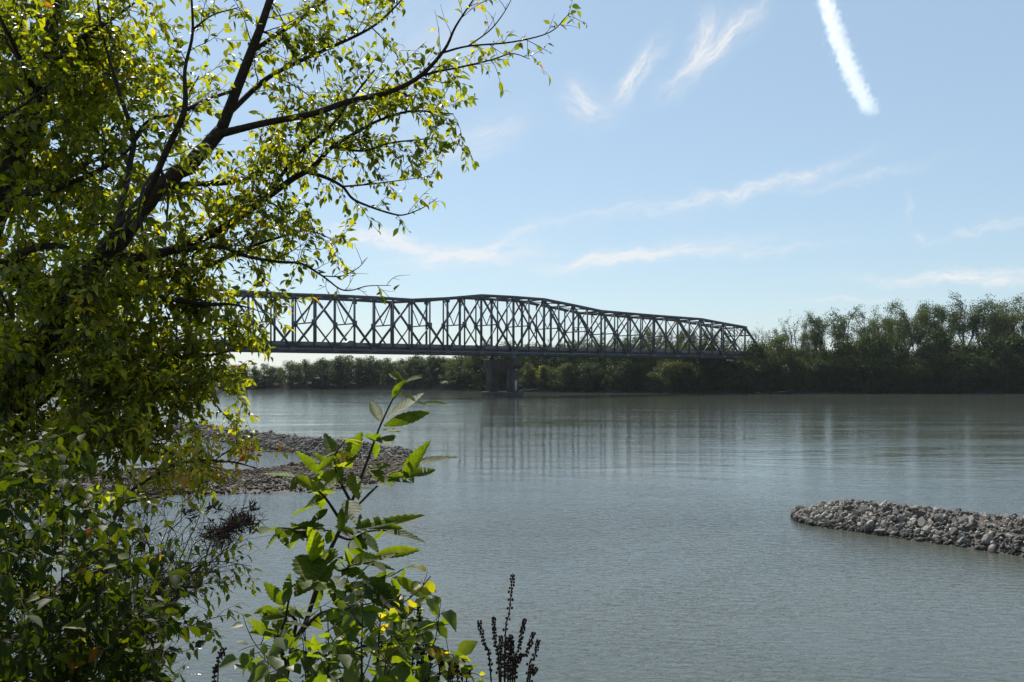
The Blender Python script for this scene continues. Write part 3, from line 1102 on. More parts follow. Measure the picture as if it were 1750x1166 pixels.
def far_tree(kind, px, depth_off, top_y, label, group, name='bank_tree', wide=1.0):
    Y = float(shore_y(px)) + depth_off
    X = (px - 875) / F * Y
    z0 = float(far_z(depth_off)) - .1
    h = HC - (top_y - HY) / F * Y - z0
    H, td, cd = PROTO[kind][tr_.integers(len(PROTO[kind]))]
    s = h / H
    rt = empty(name, (X, Y, z0))
    rt.scale = (s * wide, s * wide, s)
    rt.rotation_euler = (0, 0, tr_.uniform(0, 6.28))
    for nm, dat in (('trunk', td), ('crown', cd)):
        o = bpy.data.objects.new(nm, dat)
        col.objects.link(o)
        o.parent = rt
    tag(rt, label, 'shrub' if kind in ('shrub', 'willow') else 'tree', group)
    return rt


ORD = ['first', 'second', 'third', 'fourth', 'fifth', 'sixth', 'seventh', 'eighth', 'ninth', 'tenth', 'eleventh', 'twelfth', 'thirteenth', 'fourteenth', 'fifteenth', 'sixteenth']


def build_far_trees():
    r = np.random.default_rng(77)
    # skyline cottonwoods to the right of the bridge, then those seen through its web
    sky = [(1296, 547, .75), (1331, 545, .8), (1364, 524, .95), (1404, 529, .9), (1437, 517, 1.05), (1476, 531, .85), (1508, 514, 1.0), (1545, 514, .9), (1566, 517, .85), (1597, 503, .95), (1645, 497, 1.05), (1684, 493, .9), (1719, 504, .95), (1745, 499, .9)]
    for i, (px, ty, w) in enumerate(sky):
        far_tree('cotton' if i not in (0, 2) else 'cottonbare', px, r.uniform(14, 34), ty, 'tall thin crowned cottonwood above the right bank woods, %s right of the bridge end' % ORD[i], 'tall cottonwoods right of the bridge', 'cottonwood', w)
    for px, ty in ((1785, 505), (1830, 500), (1880, 512), (1930, 505), (1385, 545), (1525, 530), (1618, 518), (1700, 512)):
        far_tree('cotton', px, r.uniform(36, 60), ty, 'thin cottonwood standing behind the skyline trees of the right bank', 'cottonwoods behind the right bank skyline', 'cottonwood', .9)
    thr = [(945, 575), (966, 568), (990, 571), (1012, 569), (1034, 573), (1058, 566), (1078, 560), (1097, 556), (1116, 553), (1135, 556), (1154, 549), (1175, 552), (1196, 556), (1218, 558), (1240, 563), (1262, 566)]
    for i, (px, ty) in enumerate(thr):
        far_tree('cotton' if i % 3 else 'cottonbare', px, r.uniform(45, 75), ty, 'cottonwood seen through the bridge web, %s from the pier' % ORD[i], 'cottonwoods seen through the bridge', 'cottonwood', .85)
    # dense woods of the right bank, two rows
    xs = np.linspace(1205, 2050, 42)
    tl = lambda px: np.interp(px, [-400, 0, 300, 470, 500, 540, 590, 640, 690, 720, 760, 800, 860], [628, 628, 626, 624, 618, 616, 610, 612, 614, 609, 607, 604, 600])
    under = lambda px: np.interp(px, [1190, 1215, 1232, 1252, 1280, 1300, 1340, 1400, 1450, 1520, 1560, 1600, 1650, 1700, 1740, 2100], [606, 600, 592, 602, 594, 574, 580, 588, 572, 574, 582, 570, 576, 564, 570, 570])
    for i, px in enumerate(xs):
        px = px + r.uniform(-6, 6)
        far_tree('bush', px, r.uniform(5, 12), under(px) + r.uniform(-5, 10), 'dense dark green tree in the thick wood along the right bank', 'dense trees of the right bank wood', 'bank_tree', r.uniform(.8, 1.1))
    for i, px in enumerate(np.linspace(1208, 2000, 46)):
        px = px + r.uniform(-6, 6)
        far_tree('bush', px, r.uniform(.2, 2.8), 620 + r.uniform(-16, 10), 'small bushy tree leaning over the water along the right bank', 'small trees at the right water edge', 'bank_tree', r.uniform(1.1, 1.5))
    # the wood goes on behind its front rows: one mass in which no tree can be told apart
    mb = MB()
    cr = [(H, np.array([v.co[:] for v in cd.vertices]), np.array([p.vertices[:] for p in cd.polygons])) for H, td, cd in PROTO['bush'][:4]]
    for px in np.linspace(-300, 2050, 190):
        px = px + r.uniform(-6, 6)
        off = r.uniform(22, 45)
        Y = float(shore_y(px)) + off
        ty = (tl(px) + 2 if px < 860 else 600 if px < 1210 else under(px) + 16) + r.uniform(-2, 10)
        z0 = float(far_z(off)) - .1
        H, V, Fc = cr[r.integers(4)]
        k = (HC - (ty - HY) / F * Y - z0) / H
        a = r.uniform(0, 6.28)
        w = r.uniform(1.2, 1.5)
        c, sn = math.cos(a), math.sin(a)
        V2 = np.stack([(V[:, 0] * c - V[:, 1] * sn) * k * w, (V[:, 0] * sn + V[:, 1] * c) * k * w, V[:, 2] * k], -1) + np.array(((px - 875) / F * Y, Y, z0))
        mb.add(V2, [Fc])
    tag(mb.build('woods', M['far_leaf']), 'solid green mass of the wood behind the front rows of the far bank', 'woods', kind='stuff')
    # behind the bridge
    for i, px in enumerate(np.linspace(870, 1205, 24)):
        px = px + r.uniform(-5, 5)
        far_tree('bush', px, r.uniform(8, 22), np.interp(px, [860, 940, 1000, 1200], [592, 590, 588, 584]) + r.uniform(-4, 10), 'dense green tree on the far bank behind the bridge deck', 'dense trees behind the bridge', 'bank_tree', r.uniform(.9, 1.2))
    for i, px in enumerate(np.linspace(905, 1205, 22)):
        px = px + r.uniform(-5, 5)
        far_tree('bush', px, r.uniform(.4, 4), 630 + r.uniform(-14, 8), 'small bushy tree below the bridge on the far bank', 'small trees under the bridge', 'bank_tree', r.uniform(1.1, 1.5))
    for i, px in enumerate((800, 815, 832, 850, 868, 885)):
        far_tree('cottonbare' if i % 2 else 'bush', px, r.uniform(14, 26), (596, 590, 586, 588, 584, 586)[i], 'thin tree on the far bank behind the bridge pier', 'thin trees behind the pier', 'bank_tree', .9)
    # the lower woods of the left reach
    for i, px in enumerate(np.linspace(-240, 880, 88)):
        px = px + r.uniform(-7, 7)
        far_tree('bush', px, r.uniform(5, 14), tl(px) + r.uniform(-3, 6), 'hazy green tree in the low wood of the far left bank', 'trees of the far left bank', 'bank_tree', r.uniform(1.0, 1.5))
    for i, px in enumerate((596, 612, 630, 655, 703, 744, 772, 548, 515)):
        far_tree('cottonbare', px, r.uniform(12, 24), tl(px) - (5 if i < 4 else 1), 'pale half bare tree standing out of the far left wood, %s of them' % ORD[i], 'pale half bare trees on the left', 'bank_tree', 1.3)
    for i, px in enumerate(np.linspace(-240, 880, 46)):
        px = px + r.uniform(-7, 7)
        far_tree('shrub', px, r.uniform(.3, 3.5), 648 + r.uniform(-14, 12), 'low bush along the waterline of the far left bank', 'waterline bushes on the far left', 'bank_shrub', r.uniform(1.0, 2.6))
    for px, ty, o_ in ((815, 640, 3), (908, 632, 3), (945, 640, 2.5), (930, 628, 4), (1002, 640, 2), (1040, 642, 2), (838, 645, 2)):
        far_tree('willow', px, o_, ty, 'yellow green sunlit bush near the shore by the pier', 'sunlit bushes near the pier', 'bank_shrub', 1.0)


build_far_trees()


# driftwood on the shore beside the pier, and a pylon far beyond the bridge
def build_driftwood():
    r = np.random.default_rng(9)
    spots = [(898, 664, 'pale driftwood tree with forked limbs on the shore right of the pier'), (915, 667, 'grey driftwood log half on the bank right of the pier'),
             (1330, 667, 'fallen bleached trunk lying along the right waterline')]
    for k, (px, py, lab) in enumerate(spots):
        Y = float(shore_y(px)) + .6
        b = np.array(((px - 875) / F * Y, Y, .6))
        mb = MB()
        if k == 0:
            arms = [((0, 0, 0), (-1.2, 0, 2.8), (-2.8, .3, 5.2)), ((0, 0, 0), (1.6, -.2, 2.4), (3.2, .2, 5.6)), ((.2, 0, 1.0), (-2.4, -.3, 1.8), (-4.2, -.4, 3.8)), ((-3, 0, 0), (2, 0, .5), (6, 0, .2)), ((3, 0, .2), (5, .2, 1.9), (8, .2, .4))]
        elif k == 1:
            arms = [((-4, 0, -.2), (0, 0, .5), (7, .2, .3)), ((1, 0, .4), (2.2, 0, 1.8), (3.6, 0, 2.2)), ((4, 0, .3), (5.6, 0, 1.4), (6, .3, 2.2))]
        else:
            arms = [((-9, 0, -.2), (0, .2, .2), (12, .8, .9)), ((4, .2, .4), (6, 0, 1.6), (8, 0, 1.9))]
        for a in arms:
            pts = smooth_path(np.array(a, float) + r.normal(0, .15, (3, 3)), 4)
            mb.add(*tube(b + pts, np.linspace(.34, .10, len(pts)), 6))
        o = mb.build('driftwood', M['wood'], loc=tuple(b))
        tag(o, lab, 'driftwood')


build_driftwood()


def build_pylon():
    Y = 760.0
    x0 = (994 - 875) / F * Y
    py = tag(empty('power_pylon', (x0, Y, 4.0)), 'slender twin mast power pylon far behind the bridge web', 'pylon')
    top = HC - (549 - HY) / F * Y
    bl = MB()
    for s in (-1, 1):
        xm = x0 + s * 2.6
        for a in (-.45, .45):
            for b in (-.45, .45):
                bl.add(*beam((xm + a * 2, Y + b * 2, 3), (xm + a * .5, Y + b * .5, top), .16, .16, (1, 0, 0)))
        for k in range(16):
            z0_, z1_ = 3 + (top - 3) * k / 16, 3 + (top - 3) * (k + 1) / 16
            w0, w1 = .9 - .67 * k / 16, .9 - .67 * (k + 1) / 16
            q = 1 if k % 2 else -1
            bl.add(*beam((xm - q * w0, Y - w0, z0_), (xm + q * w1, Y - w1, z1_), .1, .1, (0, 1, 0)))
    mb_child(bl, 'mast', M['steel'], py)
    cb = MB()
    zc = HC - (560 - HY) / F * Y
    cb.add(*beam((x0 - 6, Y, zc), (x0 + 6, Y, zc), .35, .45, (0, 1, 0)))
    for s in (-5.4, 0, 5.4):
        cb.add(*beam((x0 + s, Y, zc - .2), (x0 + s, Y, zc - 2.0), .2, .2, (0, 1, 0)))
    mb_child(cb, 'crossarm', M['steel'], py)


build_pylon()

#FG-BEGIN
# ------------------------------------------------------------------ foreground plants
class Plant:
    """trunk, limbs, twigs and leaves of one near plant; branch axes are 3-D polylines"""
    def __init__(s, seed, leaf_len, leaf_w=.55, droop=.5, tw=.0022):
        s.r = np.random.default_rng(seed)
        s.trunk, s.limbs, s.twigs = MB(), [], MB()
        s.lb, s.ld, s.ln_, s.ll = [], [], [], []
        s.axes = []
        s.leaf_len, s.leaf_w, s.droop, s.tw = leaf_len, leaf_w, droop, tw

    def path(s, pts, per=5, wob=.0, th=.62):
        """rows px, py, depth, radius in px -> xyz and radius"""
        rows = np.array([(*P(a, b, d), rr * th * d / F) for a, b, d, rr in pts])
        q = smooth_path(rows, per)
        if wob:
            n = s.r.normal(0, wob, (len(q), 3))
            n[0] = 0
            q[:, :3] += n
        return q

    def limb(s, pts, trunk=False, k=8, wob=.0):
        q = s.path(pts, 5, wob, 1.0 if trunk else .62)
        s.axes.append(q)
        mb = s.trunk if trunk else MB()
        mb.add(*tube(q[:, :3], np.maximum(q[:, 3], .0015), k))
        if not trunk:
            s.limbs.append(mb)
        return q

    def fill(s, box, n, dr, kw, rad=3.0, pull=.0, gap=None):
        """further leafy branches: each leaves the nearest limb and reaches a point of the crown"""
        r = s.r
        src = np.concatenate([q[len(q) // 8:] for q in s.axes])
        for _ in range(n):
            px, py = r.uniform(box[0], box[2]), r.uniform(box[1], box[3])
            dd = r.uniform(*dr)
            t = P(px, py, dd)
            k = np.argsort(np.linalg.norm(src[:, :3] - t, axis=1))[:6]
            a = src[r.choice(k)]
            b = a[:3]
            dist = np.linalg.norm(t - b)
            if dist < .15:
                continue
            m1 = b * .6 + t * .4 + r.normal(0, .05 * dist, 3) + np.array((0, 0, .10 * dist))
            m2 = b * .25 + t * .75 + r.normal(0, .04 * dist, 3) + np.array((0, 0, .08 * dist))
            u = dd / F
            r0 = min(a[3] * .6, rad * u * (.6 + dist))
            q = smooth_path(np.array([(*b, r0), (*m1, r0 * .75), (*m2, r0 * .5), (*t, .0016)]), 4)
            s.twigs.add(*tube(q[:, :3], q[:, 3], 5, cap=False))
            s.clothe(q, .12, 1, **kw)

    def leaf(s, b, d, n, l):
        s.lb.append(b)
        s.ld.append(d)
        s.ln_.append(n)
        s.ll.append(l)

    def leafy_twig(s, p0, d0, length, gap, lscale=1.0, rad=None, leafless=.0):
        r = s.r
        n = max(3, int(length / .06) + 2)
        pts = [np.array(p0)]
        d = unit(d0)
        st = length / (n - 1)
        for i in range(n - 1):
            d = unit(d + r.normal(0, .12, 3) + np.array((0, 0, -.05 * s.droop)))
            pts.append(pts[-1] + d * st)
        pts = np.array(pts)
        rad = rad or s.tw
        s.twigs.add(*tube(pts, np.linspace(rad, rad * .45, n), 3, cap=False))
        m = int(length / gap)
        side = 1
        ax = unit(np.cross(unit(d0), r.normal(size=3)))
        for j in range(m + 1):
            if r.uniform() < leafless:
                continue
            t = (j + r.uniform(.2, .8)) / (m + 1)
            i = min(int(t * (n - 1)), n - 2)
            f = t * (n - 1) - i
            b = pts[i] * (1 - f) + pts[i + 1] * f
            td = unit(pts[i + 1] - pts[i])
            side = -side
            sd = unit(np.cross(td, ax)) * side
            ld = td * r.uniform(.2, .9) + sd * r.uniform(.5, 1.0) + np.array((0, 0, -1)) * s.droop * r.uniform(.3, 1.5) + r.normal(0, .25, 3)
            nn = np.array((0, 0, 1.0)) + r.normal(0, .55, 3)
            s.leaf(b + unit(ld) * .006, ld, nn, s.leaf_len * lscale * r.uniform(.42, 1.25))
        return pts

    def clothe(s, q, s0, s1, gap2, len2, gap3, len3, gapl, spread=1.0, up=.2, leafless=0.0, aim=None, tip=True, third=.75, lscale=1.0):
        """side branches every gap2 along the axis q, twigs every gap3 along those, leaves every gapl"""
        r = s.r
        seg = np.linalg.norm(np.diff(q[:, :3], axis=0), axis=1)
        cum = np.concatenate([[0], np.cumsum(seg)])
        tot = cum[-1]
        x = s0 * tot
        while x < s1 * tot:
            i = min(int(np.searchsorted(cum, x)) - 1, len(q) - 2)
            i = max(i, 0)
            f = (x - cum[i]) / max(seg[i], 1e-6)
            b = q[i, :3] * (1 - f) + q[i + 1, :3] * f
            rb = q[i, 3] * (1 - f) + q[i + 1, 3] * f
            td = unit(q[i + 1, :3] - q[i, :3])
            perp = unit(np.cross(td, r.normal(size=3)))
            d = unit(td * r.uniform(.5, 1.1) + perp * spread * r.uniform(.5, 1.2) + np.array((0, 0, up)))
            if aim is not None:
                d = unit(d + np.asarray(aim) * .6)
            l2 = len2 * r.uniform(.45, 1.25) * (1.1 - .45 * x / tot)
            n = max(4, int(l2 / .07))
            pts = [b]
            dd = d
            for _ in range(n):
                dd = unit(dd + r.normal(0, .13, 3) + np.array((0, 0, -.03 * s.droop)))
                pts.append(pts[-1] + dd * l2 / n)
            pts = np.array(pts)
            r2 = min(rb * .5, .0028 + l2 * .006)
            s.twigs.add(*tube(pts, np.linspace(max(r2, s.tw), s.tw * .8, len(pts)), 4, cap=False))
            y = l2 * .12
            while y < l2:
                j = min(int(y / l2 * n), n - 1)
                g = y / l2 * n - j
                bb = pts[j] * (1 - g) + pts[j + 1] * g
                t2 = unit(pts[j + 1] - pts[j])
                if r.uniform() < third:
                    p2 = unit(np.cross(t2, r.normal(size=3)))
                    d3 = unit(t2 * r.uniform(.4, 1.0) + p2 * r.uniform(.5, 1.1))
                    s.leafy_twig(bb, d3, len3 * r.uniform(.5, 1.3), gapl, lscale, leafless=leafless)
                else:
                    s.leafy_twig(bb, t2 + r.normal(0, .6, 3), len3 * .5, gapl * 1.2, lscale, leafless=leafless)
                y += gap3 * r.uniform(.6, 1.4)
            if tip:
                s.leafy_twig(pts[-1], dd, len3, gapl, lscale, leafless=leafless)
            x += gap2 * r.uniform(.6, 1.4)

    def build(s, name, label, cat, base, leafm, bark, twigm, crown='crown', trunk='trunk', limbname='limb', group=None):
        rt = tag(empty(name, tuple(base)), label, cat, group)
        if s.trunk.n:
            mb_child(s.trunk, trunk, bark, rt, True)
        for l in s.limbs:
            mb_child(l, limbname, bark, rt, True)
        if s.lb:
            r = s.r
            n = len(s.lb)
            V, Fs = leaves(np.array(s.lb), np.array(s.ld), np.array(s.ln_), np.array(s.ll), np.array(s.ll) * s.leaf_w * r.uniform(.8, 1.15, n),
                           fold=r.uniform(.05, .3, n), curl=r.uniform(-.05, .45, n))
            tw = s.twigs
            nt = sum(len(x) for x in tw.F4) + sum(len(x) for x in tw.F3)
            # leaves and the twigs that carry them are one crown with two materials
            V0 = np.concatenate([np.concatenate(tw.V), V]) - np.asarray(base)
            k = tw.n
            F4 = np.concatenate(tw.F4 + [Fs[1] + k])
            o = mesh(crown, V0, [F4, Fs[0] + k], twigm, rt)
            o.data.materials.append(leafm)
            n4 = sum(len(x) for x in tw.F4)
            idx = np.ones(len(F4) + len(Fs[0]), dtype=np.int32)
            idx[:n4] = 0
            if len(o.data.polygons) == len(idx):
                o.data.polygons.foreach_set('material_index', idx)
            else:
                print('VALIDATE CHANGED', name)
        return rt


LEAFCOUNT = {}


def build_leaning_tree():
    p = Plant(11, .067, .52, droop=.45)
    d = 7.0
    T = lambda pts, dz=0: [(a, b, d + dd + dz, w) for a, b, dd, w in pts]
    trunk = p.limb(T([(-150, 1690, .2, 36), (-110, 1300, .2, 33), (-40, 960, .1, 30), (25, 700, 0, 27), (75, 580, 0, 22), (130, 500, 0, 20), (200, 410, 0, 18), (265, 330, 0, 15), (330, 275, 0, 13), (378, 222, 0, 11)]), trunk=True, k=12, wob=.006)
    u = d / F          # one photo pixel at the tree
    full = dict(gap2=23 * u, len2=110 * u, gap3=13 * u, len3=46 * u, gapl=5.6 * u)
    thin = dict(gap2=25 * u, len2=92 * u, gap3=15 * u, len3=42 * u, gapl=7.6 * u)
    L1 = p.limb(T([(378, 222, 0, 16), (400, 165, .0, 14), (425, 100, -.05, 13), (448, 40, -.1, 11), (470, -25, -.1, 9), (505, -110, -.1, 6)]))
    p.clothe(L1, .25, 1, spread=1.1, **thin)
    L2 = p.limb(T([(372, 230, 0, 12), (450, 211, -.1, 9.5), (536, 194, -.2, 9), (594, 174, -.25, 8.5), (663, 158, -.3, 7.5), (717, 131, -.35, 6.5), (759, 86, -.4, 4.5), (779, 45, -.45, 3.2), (812, -5, -.5, 2)]))
    p.clothe(L2, .18, .72, spread=1.2, up=-.1, **dict(thin, len2=95 * u))
    p.clothe(L2, .75, 1, spread=.9, leafless=.7, **dict(thin, len2=40 * u))
    L2b = p.limb(T([(757, 90, -.4, 3.4), (800, 79, -.42, 2.8), (875, 72, -.45, 2.4), (940, 55, -.5, 1.7), (974, 22, -.5, .9)]), k=5)
    p.clothe(L2b, .25, 1, spread=1.0, leafless=.55, up=-.2, **dict(thin, gap2=30 * u, len2=34 * u, len3=24 * u))
    L2b2 = p.limb(T([(800, 79, -.42, 2.2), (841, 48, -.42, 1.9), (872, 3, -.42, 1.2), (885, -40, -.42, .8)]), k=5)
    p.clothe(L2b2, .2, 1, spread=1.0, leafless=.75, **dict(thin, len2=30 * u, len3=20 * u))
    L2c = p.limb(T([(717, 131, -.35, 4), (745, 123, -.3, 3.4), (786, 115, -.3, 3), (838, 103, -.3, 2.3), (875, 92, -.3, 1.7), (905, 101, -.3, 1)]), k=5)
    p.clothe(L2c, .1, 1, spread=1.0, up=-.45, leafless=.25, **dict(thin, gap2=24 * u, len2=44 * u))
    L3 = p.limb(T([(430, 88, -.05, 7), (465, 65, .1, 6), (512, 34, .2, 5), (556, 0, .3, 4), (600, -45, .3, 2.5)]))
    p.clothe(L3, .1, 1, spread=1.1, up=.0, **dict(thin, len2=90 * u))
    L3b = p.limb(T([(390, 195, 0, 8), (450, 139, .2, 7), (495, 113, .25, 6), (563, 82, .3, 5), (621, 55, .35, 4), (656, 31, .35, 3), (690, -4, .4, 2)]))
    p.clothe(L3b, .15, 1, spread=1.1, up=-.1, **dict(thin, len2=110 * u))
    L4 = p.limb(T([(175, 440, .1, 16), (240, 440, .3, 15), (300, 425, .45, 13), (360, 401, .5, 12), (411, 370, .5, 11), (450, 342, .5, 10), (500, 306, .5, 9), (534, 286, .5, 8), (567, 252, .5, 6), (610, 226, .5, 5), (650, 205, .5, 4), (705, 190, .5, 3), (775, 195, .5, 1.6)]))
    p.clothe(L4, .12, 1, spread=1.2, up=.0, **dict(full, gap2=30 * u))
    p.clothe(L4, .55, 1, spread=1.2, up=-.2, **dict(full, gap2=40 * u))
    L4b = p.limb(T([(450, 342, .5, 6), (511, 262, .4, 5), (563, 218, .35, 4.5), (600, 170, .3, 3.5), (640, 120, .3, 2.5)]))
    p.clothe(L4b, .1, 1, spread=1.2, **thin)
    L5 = p.limb(T([(520, 293, .5, 6), (555, 303, .4, 5), (585, 319, .4, 4), (603, 340, .4, 3.6), (634, 354, .4, 3), (672, 366, .4, 2.6), (692, 367, .4, 2), (721, 356, .4, 1.5), (747, 339, .4, .8)]), k=6)
    p.clothe(L5, .1, .95, spread=.9, up=-.3, leafless=.15, **dict(thin, gap2=32 * u, len2=44 * u, len3=30 * u))
    L5b = p.limb(T([(587, 319, .4, 3), (633, 315, .4, 2.3), (672, 310, .45, 1.7), (741, 301, .5, .8)]), k=5)
    p.clothe(L5b, .2, .9, spread=.8, up=-.3, leafless=.35, **dict(thin, gap2=34 * u, len2=36 * u, len3=26 * u))
    L5c = p.limb(T([(567, 252, .5, 4), (620, 258, .4, 3.4), (665, 245, .4, 2.8), (705, 240, .4, 2.2), (750, 235, .4, 1.2)]), k=5)
    p.clothe(L5c, .1, 1, spread=1.0, up=-.35, leafless=.1, **dict(thin, gap2=26 * u, len2=56 * u))
    L6 = p.limb(T([(300, 430, .45, 8), (370, 421, .2, 6), (420, 438, .1, 5), (478, 448, 0, 4), (516, 451, 0, 3.2), (554, 474, -.05, 2.6), (581, 494, -.1, 2.1), (602, 496, -.1, 1.8), (628, 489, -.1, 1.4), (668, 488, -.1, .8)]), k=6)
    p.clothe(L6, .05, .6, spread=1.0, **dict(thin, len2=70 * u))
    p.clothe(L6, .6, 1, spread=.9, leafless=.82, **dict(thin, gap2=26 * u, len2=36 * u, len3=20 * u))
    L6b = p.limb(T([(552, 472, -.05, 2), (584, 472, -.05, 1.7), (612, 458, -.05, 1.3), (628, 440, -.05, .7)]), k=5)
    p.clothe(L6b, .2, 1, spread=.9, leafless=.8, **dict(thin, len2=26 * u, len3=20 * u))
    # cross branches left of the trunk top
    L7 = p.limb(T([(215, 400, -.1, 12), (254, 326, -.3, 10), (285, 257, -.4, 9), (315, 189, -.5, 8), (316, 120, -.5, 5), (329, 58, -.5, 4), (327, -10, -.5, 3)]))
    p.clothe(L7, .3, 1, spread=1.0, **dict(thin, leafless=.25) if False else thin)
    L7b = p.limb(T([(330, 50, -.5, 3), (363, 26, -.5, 2.4), (408, 13, -.5, 1.5)]), k=5)
    p.clothe(L7b, .2, 1, leafless=.5, **dict(thin, len2=40 * u))
    L7c = p.limb(T([(315, 189, -.5, 6), (355, 170, -.3, 5.5), (401, 154, 0, 5)]), k=6)
    L8 = p.limb(T([(195, 418, .1, 11), (204, 374, .2, 10), (213, 329, .3, 9), (223, 274, .4, 8), (228, 235, .4, 7), (206, 165, .4, 6), (195, 127, .4, 5), (185, 96, .4, 4), (170, 30, .4, 3), (165, -40, .4, 2)]))
    p.clothe(L8, .25, 1, spread=1.1, **dict(full, gap2=36 * u))
    L8b = p.limb(T([(226, 240, .4, 5), (255, 205, .4, 4), (300, 192, .4, 3.5), (340, 130, .4, 2)]), k=5)
    p.clothe(L8b, .1, 1, **thin)
    L9 = p.limb(T([(262, 332, .1, 10), (310, 316, .4, 9), (394, 312, .6, 7), (446, 296, .7, 5), (490, 262, .8, 3)]))
    p.clothe(L9, .1, 1, spread=1.2, **full)
    # low horizontal limbs over the river
    L10 = p.limb(T([(45, 640, .1, 12), (110, 590, .3, 10), (180, 588, .4, 9), (250, 600, .4, 7), (310, 610, .4, 5.5), (360, 607, .4, 4), (405, 597, .4, 2.6), (440, 590, .4, 1.3)]))
    p.clothe(L10, .08, 1, spread=1.1, up=.05, **dict(full, gap2=22 * u, len2=80 * u))
    L11 = p.limb(T([(10, 740, .1, 12), (110, 660, .2, 9), (200, 650, .2, 7), (280, 664, .2, 5), (345, 655, .2, 3.5), (400, 640, .2, 2), (440, 640, .2, 1)]))
    p.clothe(L11, .15, .85, spread=1.1, **dict(full, gap2=24 * u, len2=78 * u))
    L12 = p.limb(T([(120, 510, 0, 13), (200, 500, .3, 10), (280, 510, .4, 8), (350, 520, .4, 6), (390, 520, .4, 4), (425, 526, .4, 2), (450, 535, .4, 1)]))
    p.clothe(L12, .08, 1, spread=1.1, **dict(full, gap2=22 * u, len2=80 * u))
    L13 = p.limb(T([(190, 425, .1, 12), (260, 470, .5, 9), (340, 460, .6, 7), (420, 425, .7, 5), (480, 405, .7, 3.5), (530, 395, .7, 2.2), (585, 418, .7, 1)]))
    p.clothe(L13, .08, 1, spread=1.1, **dict(full, gap2=24 * u, len2=80 * u))
    L14 = p.limb(T([(0, 760, .1, 11), (80, 770, .2, 8), (170, 760, .2, 6), (250, 770, .2, 5), (330, 790, .2, 3.4), (400, 790, .2, 2.2), (450, 806, .2, 1)]))
    p.clothe(L14, .1, .72, spread=1.1, **dict(full, gap2=26 * u, len2=66 * u))
    L15 = p.limb(T([(250, 600, .4, 5), (300, 640, .3, 3.4), (345, 665, .3, 2.4), (375, 700, .3, 1.5), (405, 728, .3, .8)]), k=5)
    p.clothe(L15, .4, 1, spread=.6, up=-.2, **dict(thin, gap2=40 * u, len2=34 * u, len3=24 * u))
    fl = dict(gap2=22 * u, len2=62 * u, gap3=14 * u, len3=38 * u, gapl=6 * u)
    p.fill((190, 500, 420, 690), 34, (6.9, 7.9), fl)
    p.fill((-20, 590, 210, 820), 22, (6.1, 6.7), fl)
    p.fill((10, 470, 150, 620), 8, (6.2, 6.7), fl)
    p.fill((200, 640, 330, 760), 8, (6.6, 7.4), fl)
    p.fill((230, 330, 450, 480), 16, (7.1, 8.0), fl)
    p.fill((110, 300, 350, 520), 7, (6.2, 6.7), dict(fl, len2=40 * u, gap2=34 * u))
    p.fill((450, 340, 530, 460), 4, (7.0, 7.6), fl)
    p.fill((450, 150, 740, 290), 7, (6.6, 7.8), fl)
    p.fill((450, 0, 620, 120), 2, (6.6, 7.8), fl)
    b = P(-150, 1690, d + .2)
    p.build('leaning_tree', 'large leafy tree leaning from the left over the river with a dark forked trunk', 'tree', b, M['leaf'], M['bark'], M['twig'])
    LEAFCOUNT['leaning'] = len(p.lb)
    # the turning sprays over the gravel bar belong to a small tree of their own
    y = Plant(12, .062, .55, droop=.5)
    d2 = 6.2
    T2 = lambda pts: [(a, bb, d2 + dd, w) for a, bb, dd, w in pts]
    u2 = d2 / F
    st = y.limb(T2([(120, 1700, 0, 8), (130, 1300, 0, 7), (160, 1000, 0, 5), (205, 865, 0, 3.4), (260, 815, 0, 2.6), (320, 790, 0, 1.9), (380, 788, 0, 1.3), (440, 800, 0, .7)]), trunk=True)
    y.clothe(st, .60, 1, gap2=24 * u2, len2=60 * u2, gap3=17 * u2, len3=30 * u2, gapl=9 * u2)
    s2 = y.limb(T2([(205, 860, 0, 4), (270, 850, .2, 3), (330, 830, .2, 2), (390, 815, .2, 1)]), k=5)
    y.clothe(s2, .2, 1, gap2=26 * u2, len2=44 * u2, gap3=17 * u2, len3=28 * u2, gapl=9 * u2)
    s3 = y.limb(T2([(260, 800, 0, 3), (330, 810, .3, 2.4), (395, 770, .3, 1.8), (455, 772, .3, .9)]), k=5)
    y.clothe(s3, .2, 1, gap2=26 * u2, len2=40 * u2, gap3=17 * u2, len3=28 * u2, gapl=9 * u2, up=-.1)
    y.fill((230, 740, 450, 850), 10, (5.8, 6.6), dict(gap2=22 * u2, len2=40 * u2, gap3=15 * u2, len3=28 * u2, gapl=7 * u2))
    y.build('slender_tree', 'slender young tree with yellow and orange turning leaves before the gravel bar', 'tree', P(120, 1700, d2), M['leaf_yellow'], M['bark'], M['twig'])
    LEAFCOUNT['slender'] = len(y.lb)


build_leaning_tree()


